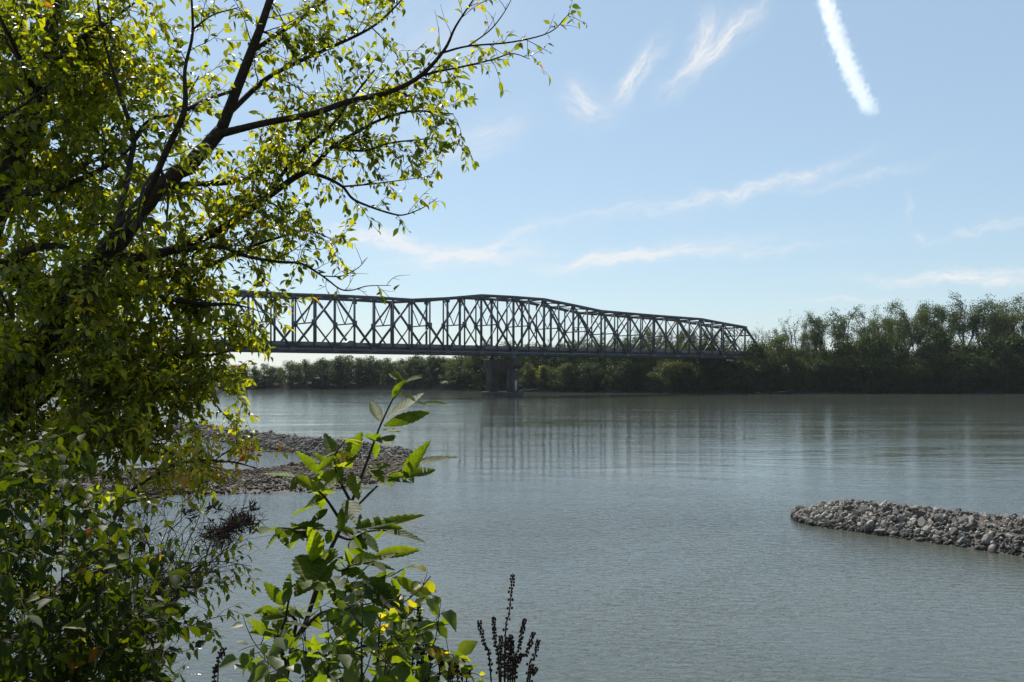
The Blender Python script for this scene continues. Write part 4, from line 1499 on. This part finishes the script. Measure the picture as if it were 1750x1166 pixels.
def build_left_tree():
    """the dense tree at the left edge, behind the leaning one"""
    p = Plant(13, .082, .58, droop=.5)
    d = 8.3
    u = d / F
    T = lambda pts: [(a, b, d + dd, w) for a, b, dd, w in pts]
    p.limb(T([(-190, 1500, 0, 44), (-170, 1100, 0, 40), (-110, 700, 0, 34), (-40, 440, 0, 28), (5, 310, 0, 24), (45, 220, 0, 18), (75, 120, 0, 13), (95, 20, 0, 9), (110, -120, 0, 5)]), trunk=True, k=10, wob=.01)
    den = dict(gap2=20 * u, len2=120 * u, gap3=15 * u, len3=46 * u, gapl=7 * u, spread=1.3)
    limbs = [
        [(-20, 400, 0, 18), (34, 300, .3, 14), (90, 300, .5, 11), (150, 345, .6, 8), (200, 390, .7, 5), (240, 430, .7, 3)],
        [(0, 330, 0, 12), (80, 327, -.4, 9), (150, 300, -.6, 7), (205, 270, -.7, 5), (240, 230, -.7, 3)],
        [(40, 230, 0, 13), (95, 190, .3, 10), (150, 160, .5, 7), (210, 130, .6, 4), (260, 110, .6, 2)],
        [(70, 130, 0, 10), (120, 80, -.3, 8), (180, 40, -.4, 6), (230, 5, -.4, 3)],
        [(85, 60, 0, 9), (60, 0, .5, 7), (90, -60, .6, 4)],
        [(10, 300, 0, 12), (-20, 200, .5, 10), (-10, 110, .7, 8), (20, 30, .8, 6), (40, -50, .8, 3)],
        [(60, 160, 0, 9), (30, 90, -.7, 7), (5, 40, -1, 5), (-30, -20, -1, 3)],
        [(-60, 500, 0, 16), (20, 440, -.5, 12), (90, 420, -.7, 9), (150, 440, -.7, 6), (210, 470, -.7, 3)],
        [(-80, 580, 0, 15), (0, 530, .6, 11), (80, 540, .8, 8), (150, 560, .9, 5), (220, 560, .9, 3)],
        [(-110, 700, 0, 15), (-30, 640, .6, 11), (50, 640, .8, 8), (130, 670, .9, 6), (200, 700, .9, 3)],
        [(-130, 800, 0, 14), (-40, 740, .3, 10), (40, 730, .5, 8), (110, 740, .6, 5), (180, 770, .6, 3)],
        [(-150, 900, 0, 13), (-70, 850, .3, 10), (20, 830, .5, 7), (100, 840, .5, 4), (160, 850, .5, 2)],
        [(-30, 420, 0, 10), (-60, 300, -.8, 8), (-20, 220, -1, 6), (40, 180, -1.1, 4), (90, 140, -1.1, 2)],
    ]
    for l in limbs:
        q = p.limb(T(l), k=7)
        p.clothe(q, .1, 1, **den)
    fl = dict(gap2=20 * u, len2=80 * u, gap3=14 * u, len3=44 * u, gapl=6.8 * u)
    p.fill((-30, -20, 180, 330), 40, (7.6, 9.6), fl)
    p.fill((120, 60, 260, 330), 10, (7.8, 9.0), fl)
    p.fill((-30, 330, 240, 760), 34, (7.9, 10.0), fl)
    p.build('dense_tree', 'dense leafy tree filling the left edge behind the leaning trunk', 'tree', P(-190, 1500, d), M['leaf'], M['bark'], M['twig'])
    LEAFCOUNT['left'] = len(p.lb)


build_left_tree()


def build_shrubs():
    # big leaved shrub in the lower left corner
    p = Plant(14, .058, .62, droop=.7, tw=.002)
    d = 3.7
    u = d / F
    r = p.r
    base = P(60, 1900, d)
    stems = [(-60, 780, .2), (-20, 760, .6), (30, 790, .2), (70, 800, .7), (110, 820, -.1), (150, 850, .5), (190, 880, -.2), (215, 940, .3), (230, 1000, -.3), (-60, 900, -.4), (10, 900, -.5), (90, 920, -.5), (170, 1010, -.6), (40, 1010, -.7), (-40, 1010, -.2), (130, 1100, -.6), (240, 1090, -.4)]
    for (tx, ty, dd) in stems:
        bx = 60 + (tx - 60) * .25 + r.uniform(-20, 20)
        q = p.limb([(bx, 1900, d + dd * .2, 5), (bx + (tx - bx) * .35, 1500, d + dd * .5, 4.2), (bx + (tx - bx) * .65, (ty + 1500) / 2 + 60, d + dd * .8, 3.2), (tx, ty, d + dd, 1.2)], k=5)
        p.clothe(q, .40, 1, gap2=30 * u, len2=120 * u, gap3=26 * u, len3=66 * u, gapl=12.5 * u, up=.1)
    p.build('leafy_shrub', 'dark broad leaved shrub filling the lower left corner', 'shrub', base, M['leaf_shaded'], M['twig'], M['twig'], crown='foliage', limbname='stem')
    LEAFCOUNT['shrub'] = len(p.lb)
    # bare twiggy bush in front of the water with a clump of flood debris in it
    p = Plant(15, .05, .5, droop=.5, tw=.0014)
    d = 5.2
    u = d / F
    base = P(215, 1560, d)
    tips = [(232, 850), (262, 835), (290, 850), (315, 838), (340, 870), (355, 845), (385, 880), (405, 870), (430, 845), (300, 905), (250, 900), (345, 910), (415, 910), (380, 935), (200, 870), (180, 905), (275, 960), (330, 960)]
    for i, (tx, ty) in enumerate(tips):
        bx = 215 + p.r.uniform(-45, 45)
        mx = bx + (tx - bx) * .3
        q = p.limb([(bx, 1560, d, 4.5), (bx + (tx - bx) * .08, 1250, d + p.r.uniform(-.2, .2), 4), (mx, 1050, d + p.r.uniform(-.4, .4), 3), ((mx + tx) / 2 + p.r.uniform(-8, 8), (1050 + ty) / 2 + 10, d + p.r.uniform(-.5, .5), 2), (tx, ty, d + p.r.uniform(-.6, .6), .6)], k=4, wob=.012)
        p.clothe(q, .35, 1, gap2=24 * u, len2=70 * u, gap3=22 * u, len3=34 * u, gapl=20 * u, leafless=.93 if ty < 900 else .8, up=.3)
    for (pts) in ([(260, 1010, 5.2, 3), (320, 975, 5.1, 2.2), (370, 960, 5.0, 1.6), (430, 968, 5.0, .8)], [(250, 1080, 5.0, 3), (310, 1075, 4.9, 2), (350, 1060, 4.9, 1.4), (385, 1052, 4.9, .8)],
                  [(240, 1060, 5.3, 3), (290, 1010, 5.2, 2), (340, 1000, 5.1, 1.4), (400, 985, 5.1, .8)]):
        q = p.limb(pts, k=4)
        p.clothe(q, .1, 1, gap2=16 * u, len2=34 * u, gap3=16 * u, len3=26 * u, gapl=8 * u, up=-.1, spread=.8)
    p.build('bare_bush', 'twiggy half bare bush with a fan of thin dark stems at the lower left', 'bush', base, M['leaf'], M['deadtwig'], M['deadtwig'], crown='foliage', limbname='stem')
    LEAFCOUNT['bare'] = len(p.lb)
    # debris nest: a tangle of dead stalks and shreds
    r = np.random.default_rng(16)
    mb = MB()
    c0 = P(393, 902, 5.15)
    rag = lambda v: np.array((v[0], v[1], v[2] + v[0] * .32 + .03 * math.sin(v[0] * 40)))
    for i in range(330):
        a = c0 + rag(r.normal(0, 1, 3) * np.array((.062, .05, .022)))
        dr = unit(r.normal(size=3) * np.array((1, .8, .6)) + np.array((.25, 0, .1)))
        l = r.uniform(.03, .12)
        pts = [a - dr * l / 2, a + r.normal(0, .008, 3), a + dr * l / 2]
        mb.add(*tube(pts, [.0015, .0022, .0008], 3, cap=False))
    B = c0 + np.array([rag(v) for v in r.normal(0, 1, (150, 3)) * np.array((.066, .05, .022))])
    V, Fs = leaves(B, r.normal(size=(150, 3)), r.normal(size=(150, 3)), r.uniform(.02, .05, 150), r.uniform(.006, .015, 150), curl=r.uniform(-.5, .8, 150))
    mb.add(V, Fs)
    for k, (px, py, l) in enumerate(((425, 893, .06), (427, 900, .05), (430, 868, .045), (366, 868, .05), (320, 880, .05))):
        B = P(px, py, 5.1) + r.normal(0, .012, (16, 3))
        V, Fs = leaves(B, r.normal(size=(16, 3)) + np.array((.3, 0, .6)), r.normal(size=(16, 3)), np.full(16, l), np.full(16, .014), curl=r.uniform(-.5, .6, 16))
        mb.add(V, Fs)
    o = mb.build('debris_clump', M['deadtwig'], loc=tuple(c0))
    tag(o, 'brown clump of dried flood debris caught in the bare twigs', 'debris')


build_shrubs()


# toothed leaves of the sapling --------------------------------------
def toothed_template(nt=8):
    xs, hw = [0.0], [0.012]
    for i in range(nt):
        a = (i + .25) / (nt + .35)
        b = (i + .95) / (nt + .35)
        env = lambda x: .5 * (math.sin(math.pi * min(1, x ** .85)) ** .8)
        xs += [a, b]
        hw += [env(a) * .90 + .01, env((i + .6) / (nt + .35)) * 1.04 + .015]
    m = len(xs)
    V = []
    for x, w in zip(xs, hw):
        V += [(x, 0, 0), (x - .0 * w, w, 1), (x, -w, 1)]
    V.append((1.04, 0, 0))
    V = np.array(V)
    F4 = []
    for i in range(m - 1):
        a, b = 3 * i, 3 * (i + 1)
        F4 += [(a, b, b + 1, a + 1), (a, a + 2, b + 2, b)]
    t = 3 * (m - 1)
    F3 = [(t, 3 * m, t + 1), (t, t + 2, 3 * m)]
    return V, np.array(F3), np.array(F4)


TT = toothed_template()


def build_sapling():
    r = np.random.default_rng(18)
    d = 2.7
    rt = tag(empty('oak_sapling', tuple(P(430, 2150, d))), 'young sapling with large toothed leaves standing before the river', 'sapling')
    mb = MB()
    stem = np.array([(*P(a, b, d + dd), .72 * w * d / F) for a, b, dd, w in [(430, 2150, 0, 9), (455, 1500, 0, 8), (490, 1150, 0, 6.5), (522, 1065, 0, 6), (540, 1009, 0, 5.5), (559, 952, 0, 5), (587, 892, 0, 4.4), (606, 845, 0, 3.6), (629, 784, 0, 3), (648, 732, 0, 2.4), (672, 681, 0, 2), (688, 656, 0, 1.4)]])
    q = smooth_path(stem, 4)
    mb.add(*tube(q[:, :3], q[:, 3], 7))
    mb_child(mb, 'stem', M['twig'], rt, True)
    br = [[(497, 1100, 0, 4), (505, 1060, -.05, 3), (470, 1040, -.1, 2), (450, 1050, -.12, 1)],
          [(490, 1140, 0, 4), (478, 1095, -.15, 3), (488, 1055, -.2, 2.2), (497, 1005, -.2, 1.4)],
          [(545, 1000, 0, 3.4), (585, 1012, .1, 2.8), (620, 993, .15, 2.2), (665, 985, .2, 1.6), (690, 972, .2, 1)],
          [(560, 952, 0, 3.4), (580, 975, -.1, 2.4), (606, 965, -.15, 1.9), (640, 960, -.2, 1.2)],
          [(575, 915, 0, 3.2), (600, 922, .12, 2.4), (630, 908, .2, 1.9), (672, 907, .25, 1.2)],
          [(590, 885, 0, 3), (625, 850, .1, 2.4), (655, 822, .15, 1.8), (690, 800, .2, 1.1), (715, 775, .2, .7)],
          [(600, 860, 0, 3), (578, 815, -.1, 2.2), (572, 780, -.15, 1.6), (590, 752, -.15, .9)],
          [(585, 895, 0, 3), (555, 850, -.1, 2.2), (530, 830, -.15, 1.6), (505, 815, -.15, .9)],
          [(556, 955, 0, 3), (532, 925, -.1, 2.2), (500, 905, -.1, 1.6), (470, 902, -.1, .9)],
          [(520, 1070, 0, 3), (560, 1060, .2, 2.4), (610, 1070, .25, 1.8), (660, 1050, .3, 1.2), (700, 1040, .3, .8)],
          [(500, 1110, 0, 3), (560, 1120, -.15, 2.4), (640, 1100, -.2, 1.8), (720, 1085, -.2, 1)],
          [(512, 1085, 0, 3), (545, 1050, -.2, 2.2), (590, 1040, -.3, 1.5), (640, 1030, -.3, .9)]]
    qs = []
    for b in br:
        mb = MB()
        qq = smooth_path(np.array([(*P(a, c, d + dd), w * d / F) for a, c, dd, w in b]), 4)
        mb.add(*tube(qq[:, :3], qq[:, 3], 5))
        mb_child(mb, 'branch', M['twig'], rt, True)
        qs.append(qq)
    # leaves read from the photograph: base, tip, depth of base and tip, relative width, roll
    LV = [(690, 655, 718, 643, 0, -.06, .5, .9), (688, 650, 664, 636, 0, .03, .4, .2), (672, 682, 686, 652, 0, -.05, .45, .3), (676, 672, 730, 690, 0, .05, .3, 1.2), (722, 690, 765, 692, .05, .1, .4, 1.2),
          (664, 712, 722, 672, 0, .12, .25, 1.3), (656, 728, 736, 701, 0, .05, .36, .2), (652, 735, 683, 742, 0, -.08, .5, 1.5), (650, 722, 634, 690, 0, .1, .4, 1.0), (638, 752, 662, 760, 0, -.12, .9, 1.4), (640, 755, 622, 748, 0, -.1, .8, 1.4),
          (640, 756, 646, 785, 0, .05, .5, .4), (690, 820, 722, 760, .2, .12, .42, .3), (690, 800, 782, 776, .2, .25, .22, 1.2), (694, 812, 740, 806, .2, .3, .18, .5), (650, 822, 705, 818, .15, .2, .25, 1.3),
          (580, 795, 555, 742, -.1, -.02, .4, .3), (592, 785, 618, 740, -.1, -.1, .62, .2), (590, 798, 606, 760, -.12, -.05, .5, .6), (572, 798, 535, 775, -.1, -.1, .3, .6), (552, 812, 505, 772, -.1, -.15, .26, .4), (585, 805, 540, 835, -.1, -.2, .6, .4),
          (600, 800, 570, 795, -.05, -.2, .4, 1.2), (628, 800, 668, 798, 0, -.1, .34, .6), (630, 795, 655, 825, 0, -.1, .4, .8), (600, 812, 612, 845, -.1, -.2, .5, .8), (560, 845, 527, 858, -.1, -.1, .4, .5), (530, 830, 495, 815, -.1, -.05, .3, .5),
          (540, 835, 556, 875, -.1, 0, .3, .4), (545, 862, 500, 880, -.1, 0, .3, 1.0), (575, 840, 525, 845, -.05, -.1, .3, .9), (560, 870, 530, 895, -.05, -.1, .4, .4), (592, 855, 612, 890, -.05, -.2, .42, 1.1), (595, 860, 580, 905, -.05, -.12, .5, .1),
          (470, 905, 446, 912, -.1, -.2, .62, 1.4), (520, 925, 497, 892, -.1, -.05, .34, .3), (545, 935, 518, 905, -.1, -.1, .3, .3), (556, 905, 512, 908, 0, .05, .3, .8), (565, 905, 560, 930, -.1, -.1, .5, .3),
          (605, 905, 682, 882, .1, .2, .28, .4), (630, 905, 722, 888, .2, .3, .2, .8), (620, 902, 690, 895, .15, .2, .18, .7), (640, 908, 724, 918, .2, .15, .2, 1.5), (620, 910, 646, 945, .1, .05, .5, .7), (605, 915, 620, 958, .1, .1, .3, .4), (598, 925, 612, 950, .1, 0, .34, .5),
          (640, 950, 720, 935, -.15, -.1, .3, .3), (628, 965, 676, 972, -.1, -.05, .2, .8), (600, 968, 590, 935, -.1, -.1, .3, .6), (600, 960, 640, 950, -.1, -.2, .4, .5), (690, 972, 726, 966, .2, .14, .3, 1.4), (675, 985, 735, 1025, .2, .15, .34, .3), (668, 988, 685, 1012, .2, .2, .25, .4),
          (545, 945, 555, 985, -.05, -.2, .9, .3), (535, 950, 520, 1000, -.1, -.25, .8, .3), (545, 960, 530, 905, -.1, -.2, .6, .3), (540, 985, 505, 1020, -.1, -.2, .7, 1.0), (560, 985, 575, 1030, -.05, -.1, .4, .4), (550, 1000, 540, 1040, 0, 0, .4, .4), (570, 985, 600, 1010, 0, -.1, .4, .6),
          (487, 1035, 452, 997, -.2, -.2, .62, .4), (485, 1065, 455, 1045, -.2, -.2, .4, 1.1), (480, 1090, 432, 1060, -.2, -.3, .16, 1.0), (505, 1090, 460, 1120, -.2, -.2, .5, .4), (590, 1000, 640, 1020, .1, 0, .5, .4), (620, 990, 675, 1030, .1, .0, .6, .5), (630, 1000, 690, 1050, .1, .0, .7, .6), (610, 1010, 600, 1060, .1, .0, .7, .5),
          (660, 1050, 700, 1100, .3, .2, .5, .6), (700, 1080, 770, 1065, .3, .3, .3, .5), (720, 1110, 790, 1120, 0, .1, .2, .8), (690, 1060, 735, 1010, .3, .3, .5, 1.4)]
    B, D, N, ln, wd = [], [], [], [], []
    mid = np.array((0, 0, HC))
    for (x0, y0, x1, y1, d0, d1, w, roll) in LV:
        a, b = P(x0, y0, d + d0), P(x1, y1, d + d1)
        dr = b - a
        # roll 0 shows the face, pi/2 the edge turned flat to the sky
        view = unit(mid - a)
        up = np.array((0, 0, 1.0))
        n = view * math.cos(roll) + up * math.sin(roll) + r.normal(0, .12, 3)
        B.append(a); D.append(dr); N.append(n); ln.append(np.linalg.norm(dr)); wd.append(max(w, .36) * .78 * max(np.linalg.norm(dr), .075))
    # more along the lower branches, which the photo shows as one dark mass
    for qq in qs:
        for _ in range(10):
            k = r.integers(len(qq) // 3, len(qq))
            b = qq[k, :3]
            dr = unit(r.normal(size=3) * np.array((1, .8, .5)) + np.array((.1, 0, -.2)))
            l = r.uniform(.035, .09)
            B.append(b); D.append(dr); N.append(np.array((0, -.3, 1)) + r.normal(0, .5, 3)); ln.append(l); wd.append(l * r.uniform(.36, .5))
    n = len(B)
    V, Fs = leaves(B, D, N, np.array(ln), np.array(wd) * .9, fold=r.uniform(.08, .3, n), curl=r.uniform(-.08, .22, n), tmpl=TT)
    keep = r.uniform(size=len(Fs[1])) > .022        # insect holes
    mb = MB()
    mb.add(V, [Fs[0], Fs[1][keep]])
    o = mb_child(mb, 'foliage', M['leaf_oak'], rt)
    uv = o.data.uv_layers.new(name='leaf')
    vi = np.zeros(len(o.data.loops), dtype=np.int32)
    o.data.loops.foreach_get('vertex_index', vi)
    uv.data.foreach_set('uv', TT[0][vi % len(TT[0]), :2].astype(np.float32).ravel())


build_sapling()


def build_vine_bush():
    """round leaved low bush at the foot of the sapling"""
    p = Plant(19, .052, .78, droop=.6, tw=.0016)
    d = 2.5
    u = d / F
    base = P(590, 1950, d)
    for (tx, ty, dd) in [(450, 1100, .1), (480, 1090, -.1), (520, 1060, .1), (560, 1050, -.2), (590, 1020, .1), (620, 1030, -.2), (650, 1050, 0), (690, 1020, .3), (720, 1060, .3), (740, 1100, .2), (770, 1130, .1), (520, 1120, -.3), (600, 1100, -.3), (660, 1110, -.2), (700, 1140, -.1), (470, 1150, 0), (560, 1140, -.2), (620, 1150, -.3)]:
        bx = 590 + (tx - 590) * .4
        q = p.limb([(bx, 1950, d + dd * .3, 4), (bx + (tx - bx) * .4, 1500, d + dd * .6, 3.2), (bx + (tx - bx) * .8, ty + 150, d + dd, 2.4), (tx, ty, d + dd, 1)], k=5)
        p.clothe(q, .55, 1, gap2=40 * u, len2=64 * u, gap3=30 * u, len3=48 * u, gapl=20 * u, up=.2)
    p.build('round_leaved_bush', 'low bush with round green leaves at the foot of the sapling', 'bush', base, M['leaf_round'], M['twig'], M['twig'], crown='foliage', limbname='stem')
    LEAFCOUNT['vine'] = len(p.lb)
    # yellow leaved spray between sapling and seed stalks
    p = Plant(20, .035, .8, droop=.5, tw=.0012)
    base = P(660, 1900, 2.6)
    for pts in ([(660, 1900, 2.6, 3), (640, 1400, 2.6, 2.4), (650, 1060, 2.6, 1.8), (690, 1030, 2.6, 1.4), (715, 1010, 2.6, 1), (736, 985, 2.6, .7)], [(660, 1900, 2.6, 3), (680, 1400, 2.6, 2.4), (690, 1150, 2.6, 1.8), (730, 1100, 2.6, 1.2), (760, 1120, 2.6, .8)], [(660, 1900, 2.6, 3), (720, 1300, 2.6, 2.2), (780, 1166, 2.6, 1.4), (800, 1150, 2.6, .8)]):
        q = p.limb(pts, k=4)
        p.clothe(q, .72, 1, gap2=30 * u, len2=20 * u, gap3=24 * u, len3=18 * u, gapl=14 * u, up=.1, third=.4)
    p.build('yellow_leaved_shoot', 'thin shoot with small bright yellow leaves right of the sapling', 'plant', base, M['leaf_yellow'], M['twig'], M['twig'], crown='foliage', limbname='stem')


build_vine_bush()


def build_seed_stalks():
    r = np.random.default_rng(23)

    def cluster(spikes, d, base_px, label):
        base = P(*base_px, d)
        rt = tag(empty('seed_stalk_plant', tuple(base)), label, 'plant', 'dry seed stalk plants')
        for (x0, y0, x1, y1, dens) in spikes:
            rt_mb = MB()
            dd = r.uniform(-.08, .08)
            pts = np.array([base, P(base_px[0] + (x0 - base_px[0]) * .35, (base_px[1] + y0) / 2, d + dd * .5), P(x0, y0, d + dd), P((x0 + x1) / 2 + (x1 - x0) * .06 + r.uniform(-1.5, 1.5), (y0 + y1) / 2, d + dd), P(x1, y1, d + dd)])
            q = smooth_path(pts, 8)
            rad = np.linspace(.0032, .0012, len(q))
            rt_mb.add(*tube(q, rad, 5))
            st = mb_child(rt_mb, 'stalk', M['dry'], rt, True)
            # seed whorls: paired capsules, crowded towards the tip
            seg = np.linalg.norm(np.diff(q, axis=0), axis=1)
            cum = np.concatenate([[0], np.cumsum(seg)])
            L0 = cum[np.argmin(np.abs(q[:, 2] - pts[2][2]))]
            Lt = cum[-1]
            x = L0
            mb = MB()
            u = d / F
            ang = r.uniform(0, 3)
            while x < Lt:
                t = (x - L0) / (Lt - L0)
                i = min(int(np.searchsorted(cum, x)), len(q) - 1)
                tan = unit(q[i] - q[max(i - 1, 0)])
                a = unit(np.cross(tan, (0.2, 1, .1)))
                b = np.cross(tan, a)
                ang += 1.57
                for k in range(3 if t > .75 else 2):
                    th = ang + k * (6.28 / (3 if t > .75 else 2))
                    o = a * math.cos(th) + b * math.sin(th)
                    sz = u * r.uniform(2.0, 2.9) * (1.05 if t < .8 else .95)
                    c = q[i - 1] + (q[i] - q[i - 1]) * ((x - cum[i - 1]) / max(seg[i - 1], 1e-6)) if i > 0 else q[0]
                    V = ICO1[0] * np.array((.85, .85, 1.1)) * sz + c + o * sz * 1.25 + r.normal(0, .15, 3) * sz
                    mb.add(V, [ICO1[1]])
                x += u * np.interp(t, [0, .4, .7, 1], [9.5, 7.5, 5.2, 3.6]) / dens
            mb_child(mb, 'seed_head', M['dry'], st)
        return rt
    cluster([(863, 1110, 876, 980, .8), (838, 1145, 818, 1062, 1), (853, 1150, 843, 1053, 1.1), (856, 1155, 856, 1086, 1.3), (862, 1155, 866, 1090, 1.3), (868, 1160, 873, 1086, 1.2), (872, 1155, 876, 1095, 1.2), (876, 1160, 897, 1057, 1.2), (880, 1158, 912, 1080, 1), (902, 1160, 920, 1094, 1.1), (905, 1164, 918, 1140, 1.2), (876, 1150, 892, 1116, 1.3)], 2.5, (866, 1800), 'dry brown seed stalk plant standing alone at the bottom right of the bushes')
    cluster([(690, 1130, 693, 1096, 1.1), (705, 1150, 712, 1102, 1.1), (720, 1140, 727, 1098, 1.1), (735, 1150, 738, 1105, 1.2), (700, 1160, 697, 1110, 1), (714, 1110, 716, 1030, .9), (750, 1160, 760, 1112, 1.1), (728, 1166, 733, 1130, 1)], 2.75, (715, 1780), 'dry brown seed stalk plant partly hidden by the round leaved bush')
    cluster([(790, 1160, 793, 1110, 1.1), (797, 1175, 804, 1140, 1.1), (782, 1165, 778, 1125, 1), (770, 1175, 772, 1140, 1)], 2.65, (790, 1790), 'dry brown seed stalk plant between the other two, barely reaching into view')
    cluster([(373, 1140, 382, 1108, 1.1), (366, 1165, 371, 1135, 1.1)], 3.2, (362, 1700), 'dry brown seed stalk plant left of the sapling')


build_seed_stalks()
print('LEAVES', LEAFCOUNT)
#FG-END

# ------------------------------------------------------------------ contrail
def build_contrail():
    m, T, out = new_mat('contrail_vapour')
    D = 3600.0
    ctl = np.array([P(1376, -160, D), P(1396, -60, D), P(1412, 0, D), P(1436, 75, D), P(1458, 130, D), P(1480, 178, D), P(1494, 200, D)])
    wid = np.array([24, 30, 37, 45, 54, 54, 30]) * 1.05
    co = np.polyfit(ctl[:, 2], ctl[:, 0], 3)
    tc = T.node('ShaderNodeTexCoord')
    sp = T.node('ShaderNodeSeparateXYZ', {0: tc.outputs['Object']})
    x, y, z = sp.outputs
    zr = T.m('DIVIDE', T.m('SUBTRACT', z, float(ctl[-1, 2])), 100.0)
    c2 = np.polyfit((ctl[:, 2] - ctl[-1, 2]) / 100.0, ctl[:, 0], 3)
    ax = T.m('MULTIPLY_ADD', T.m('MULTIPLY_ADD', T.m('MULTIPLY_ADD', zr, float(c2[0]), float(c2[1])), zr, float(c2[2])), zr, float(c2[3]))
    wr = np.polyfit((ctl[:, 2] - ctl[-1, 2]) / 100.0, wid, 2)
    rad = T.m('MULTIPLY_ADD', T.m('MULTIPLY_ADD', zr, float(wr[0]), float(wr[1])), zr, float(wr[2]))
    dx = T.m('MULTIPLY', T.m('SUBTRACT', x, ax), .95)
    dy = T.m('SUBTRACT', y, D)
    dist = T.m('DIVIDE', T.m('SQRT', T.m('ADD', T.m('MULTIPLY', dx, dx), T.m('MULTIPLY', dy, dy))), rad)
    fall = T.m('SUBTRACT', 1.0, dist, clamp=True)
    endf = T.m('MULTIPLY_ADD', zr, 2.2, -.05, clamp=True)
    n1 = T.node('ShaderNodeTexNoise', {'Vector': tc.outputs['Object'], 'Scale': .055, 'Detail': 2.5, 'Roughness': .55})
    body = T.m('ADD', T.m('MULTIPLY', fall, 2.0), T.m('MULTIPLY_ADD', n1.outputs[0], 2.8, -1.85))
    d = T.m('MULTIPLY', T.m('MULTIPLY', T.m('MINIMUM', T.m('MAXIMUM', body, 0.0), 1.0), endf), .020)
    pv = T.node('ShaderNodeVolumePrincipled', {'Color': (1, 1, 1, 1), 'Anisotropy': .55, 'Density': d})
    T.l.new(pv.outputs[0], out.inputs['Volume'])
    pts = smooth_path(ctl, 5)
    V, Fs = tube(pts, np.full(len(pts), 66.0), 14)
    o = mesh('contrail', V, Fs, m, smooth=False)
    tag(o, 'short broad white vapour trail slanting down the upper right sky', 'contrail')


build_contrail()


# ------------------------------------------------------------------ haze
def build_haze():
    m, T, out = new_mat('haze_air')
    pv = T.node('ShaderNodeVolumePrincipled', {'Color': (.80, .88, 1.0, 1), 'Density': .000035, 'Anisotropy': .2})
    T.l.new(pv.outputs[0], out.inputs['Volume'])
    x, y0, y1, z0, z1 = 4000, -80, 2900, -7, 58
    V = [(-x, y0, z0), (x, y0, z0), (x, y1, z0), (-x, y1, z0), (-x, y0, z1), (x, y0, z1), (x, y1, z1), (-x, y1, z1)]
    o = mesh('haze', V, [BOXF], m)
    tag(o, kind='stuff')


build_haze()
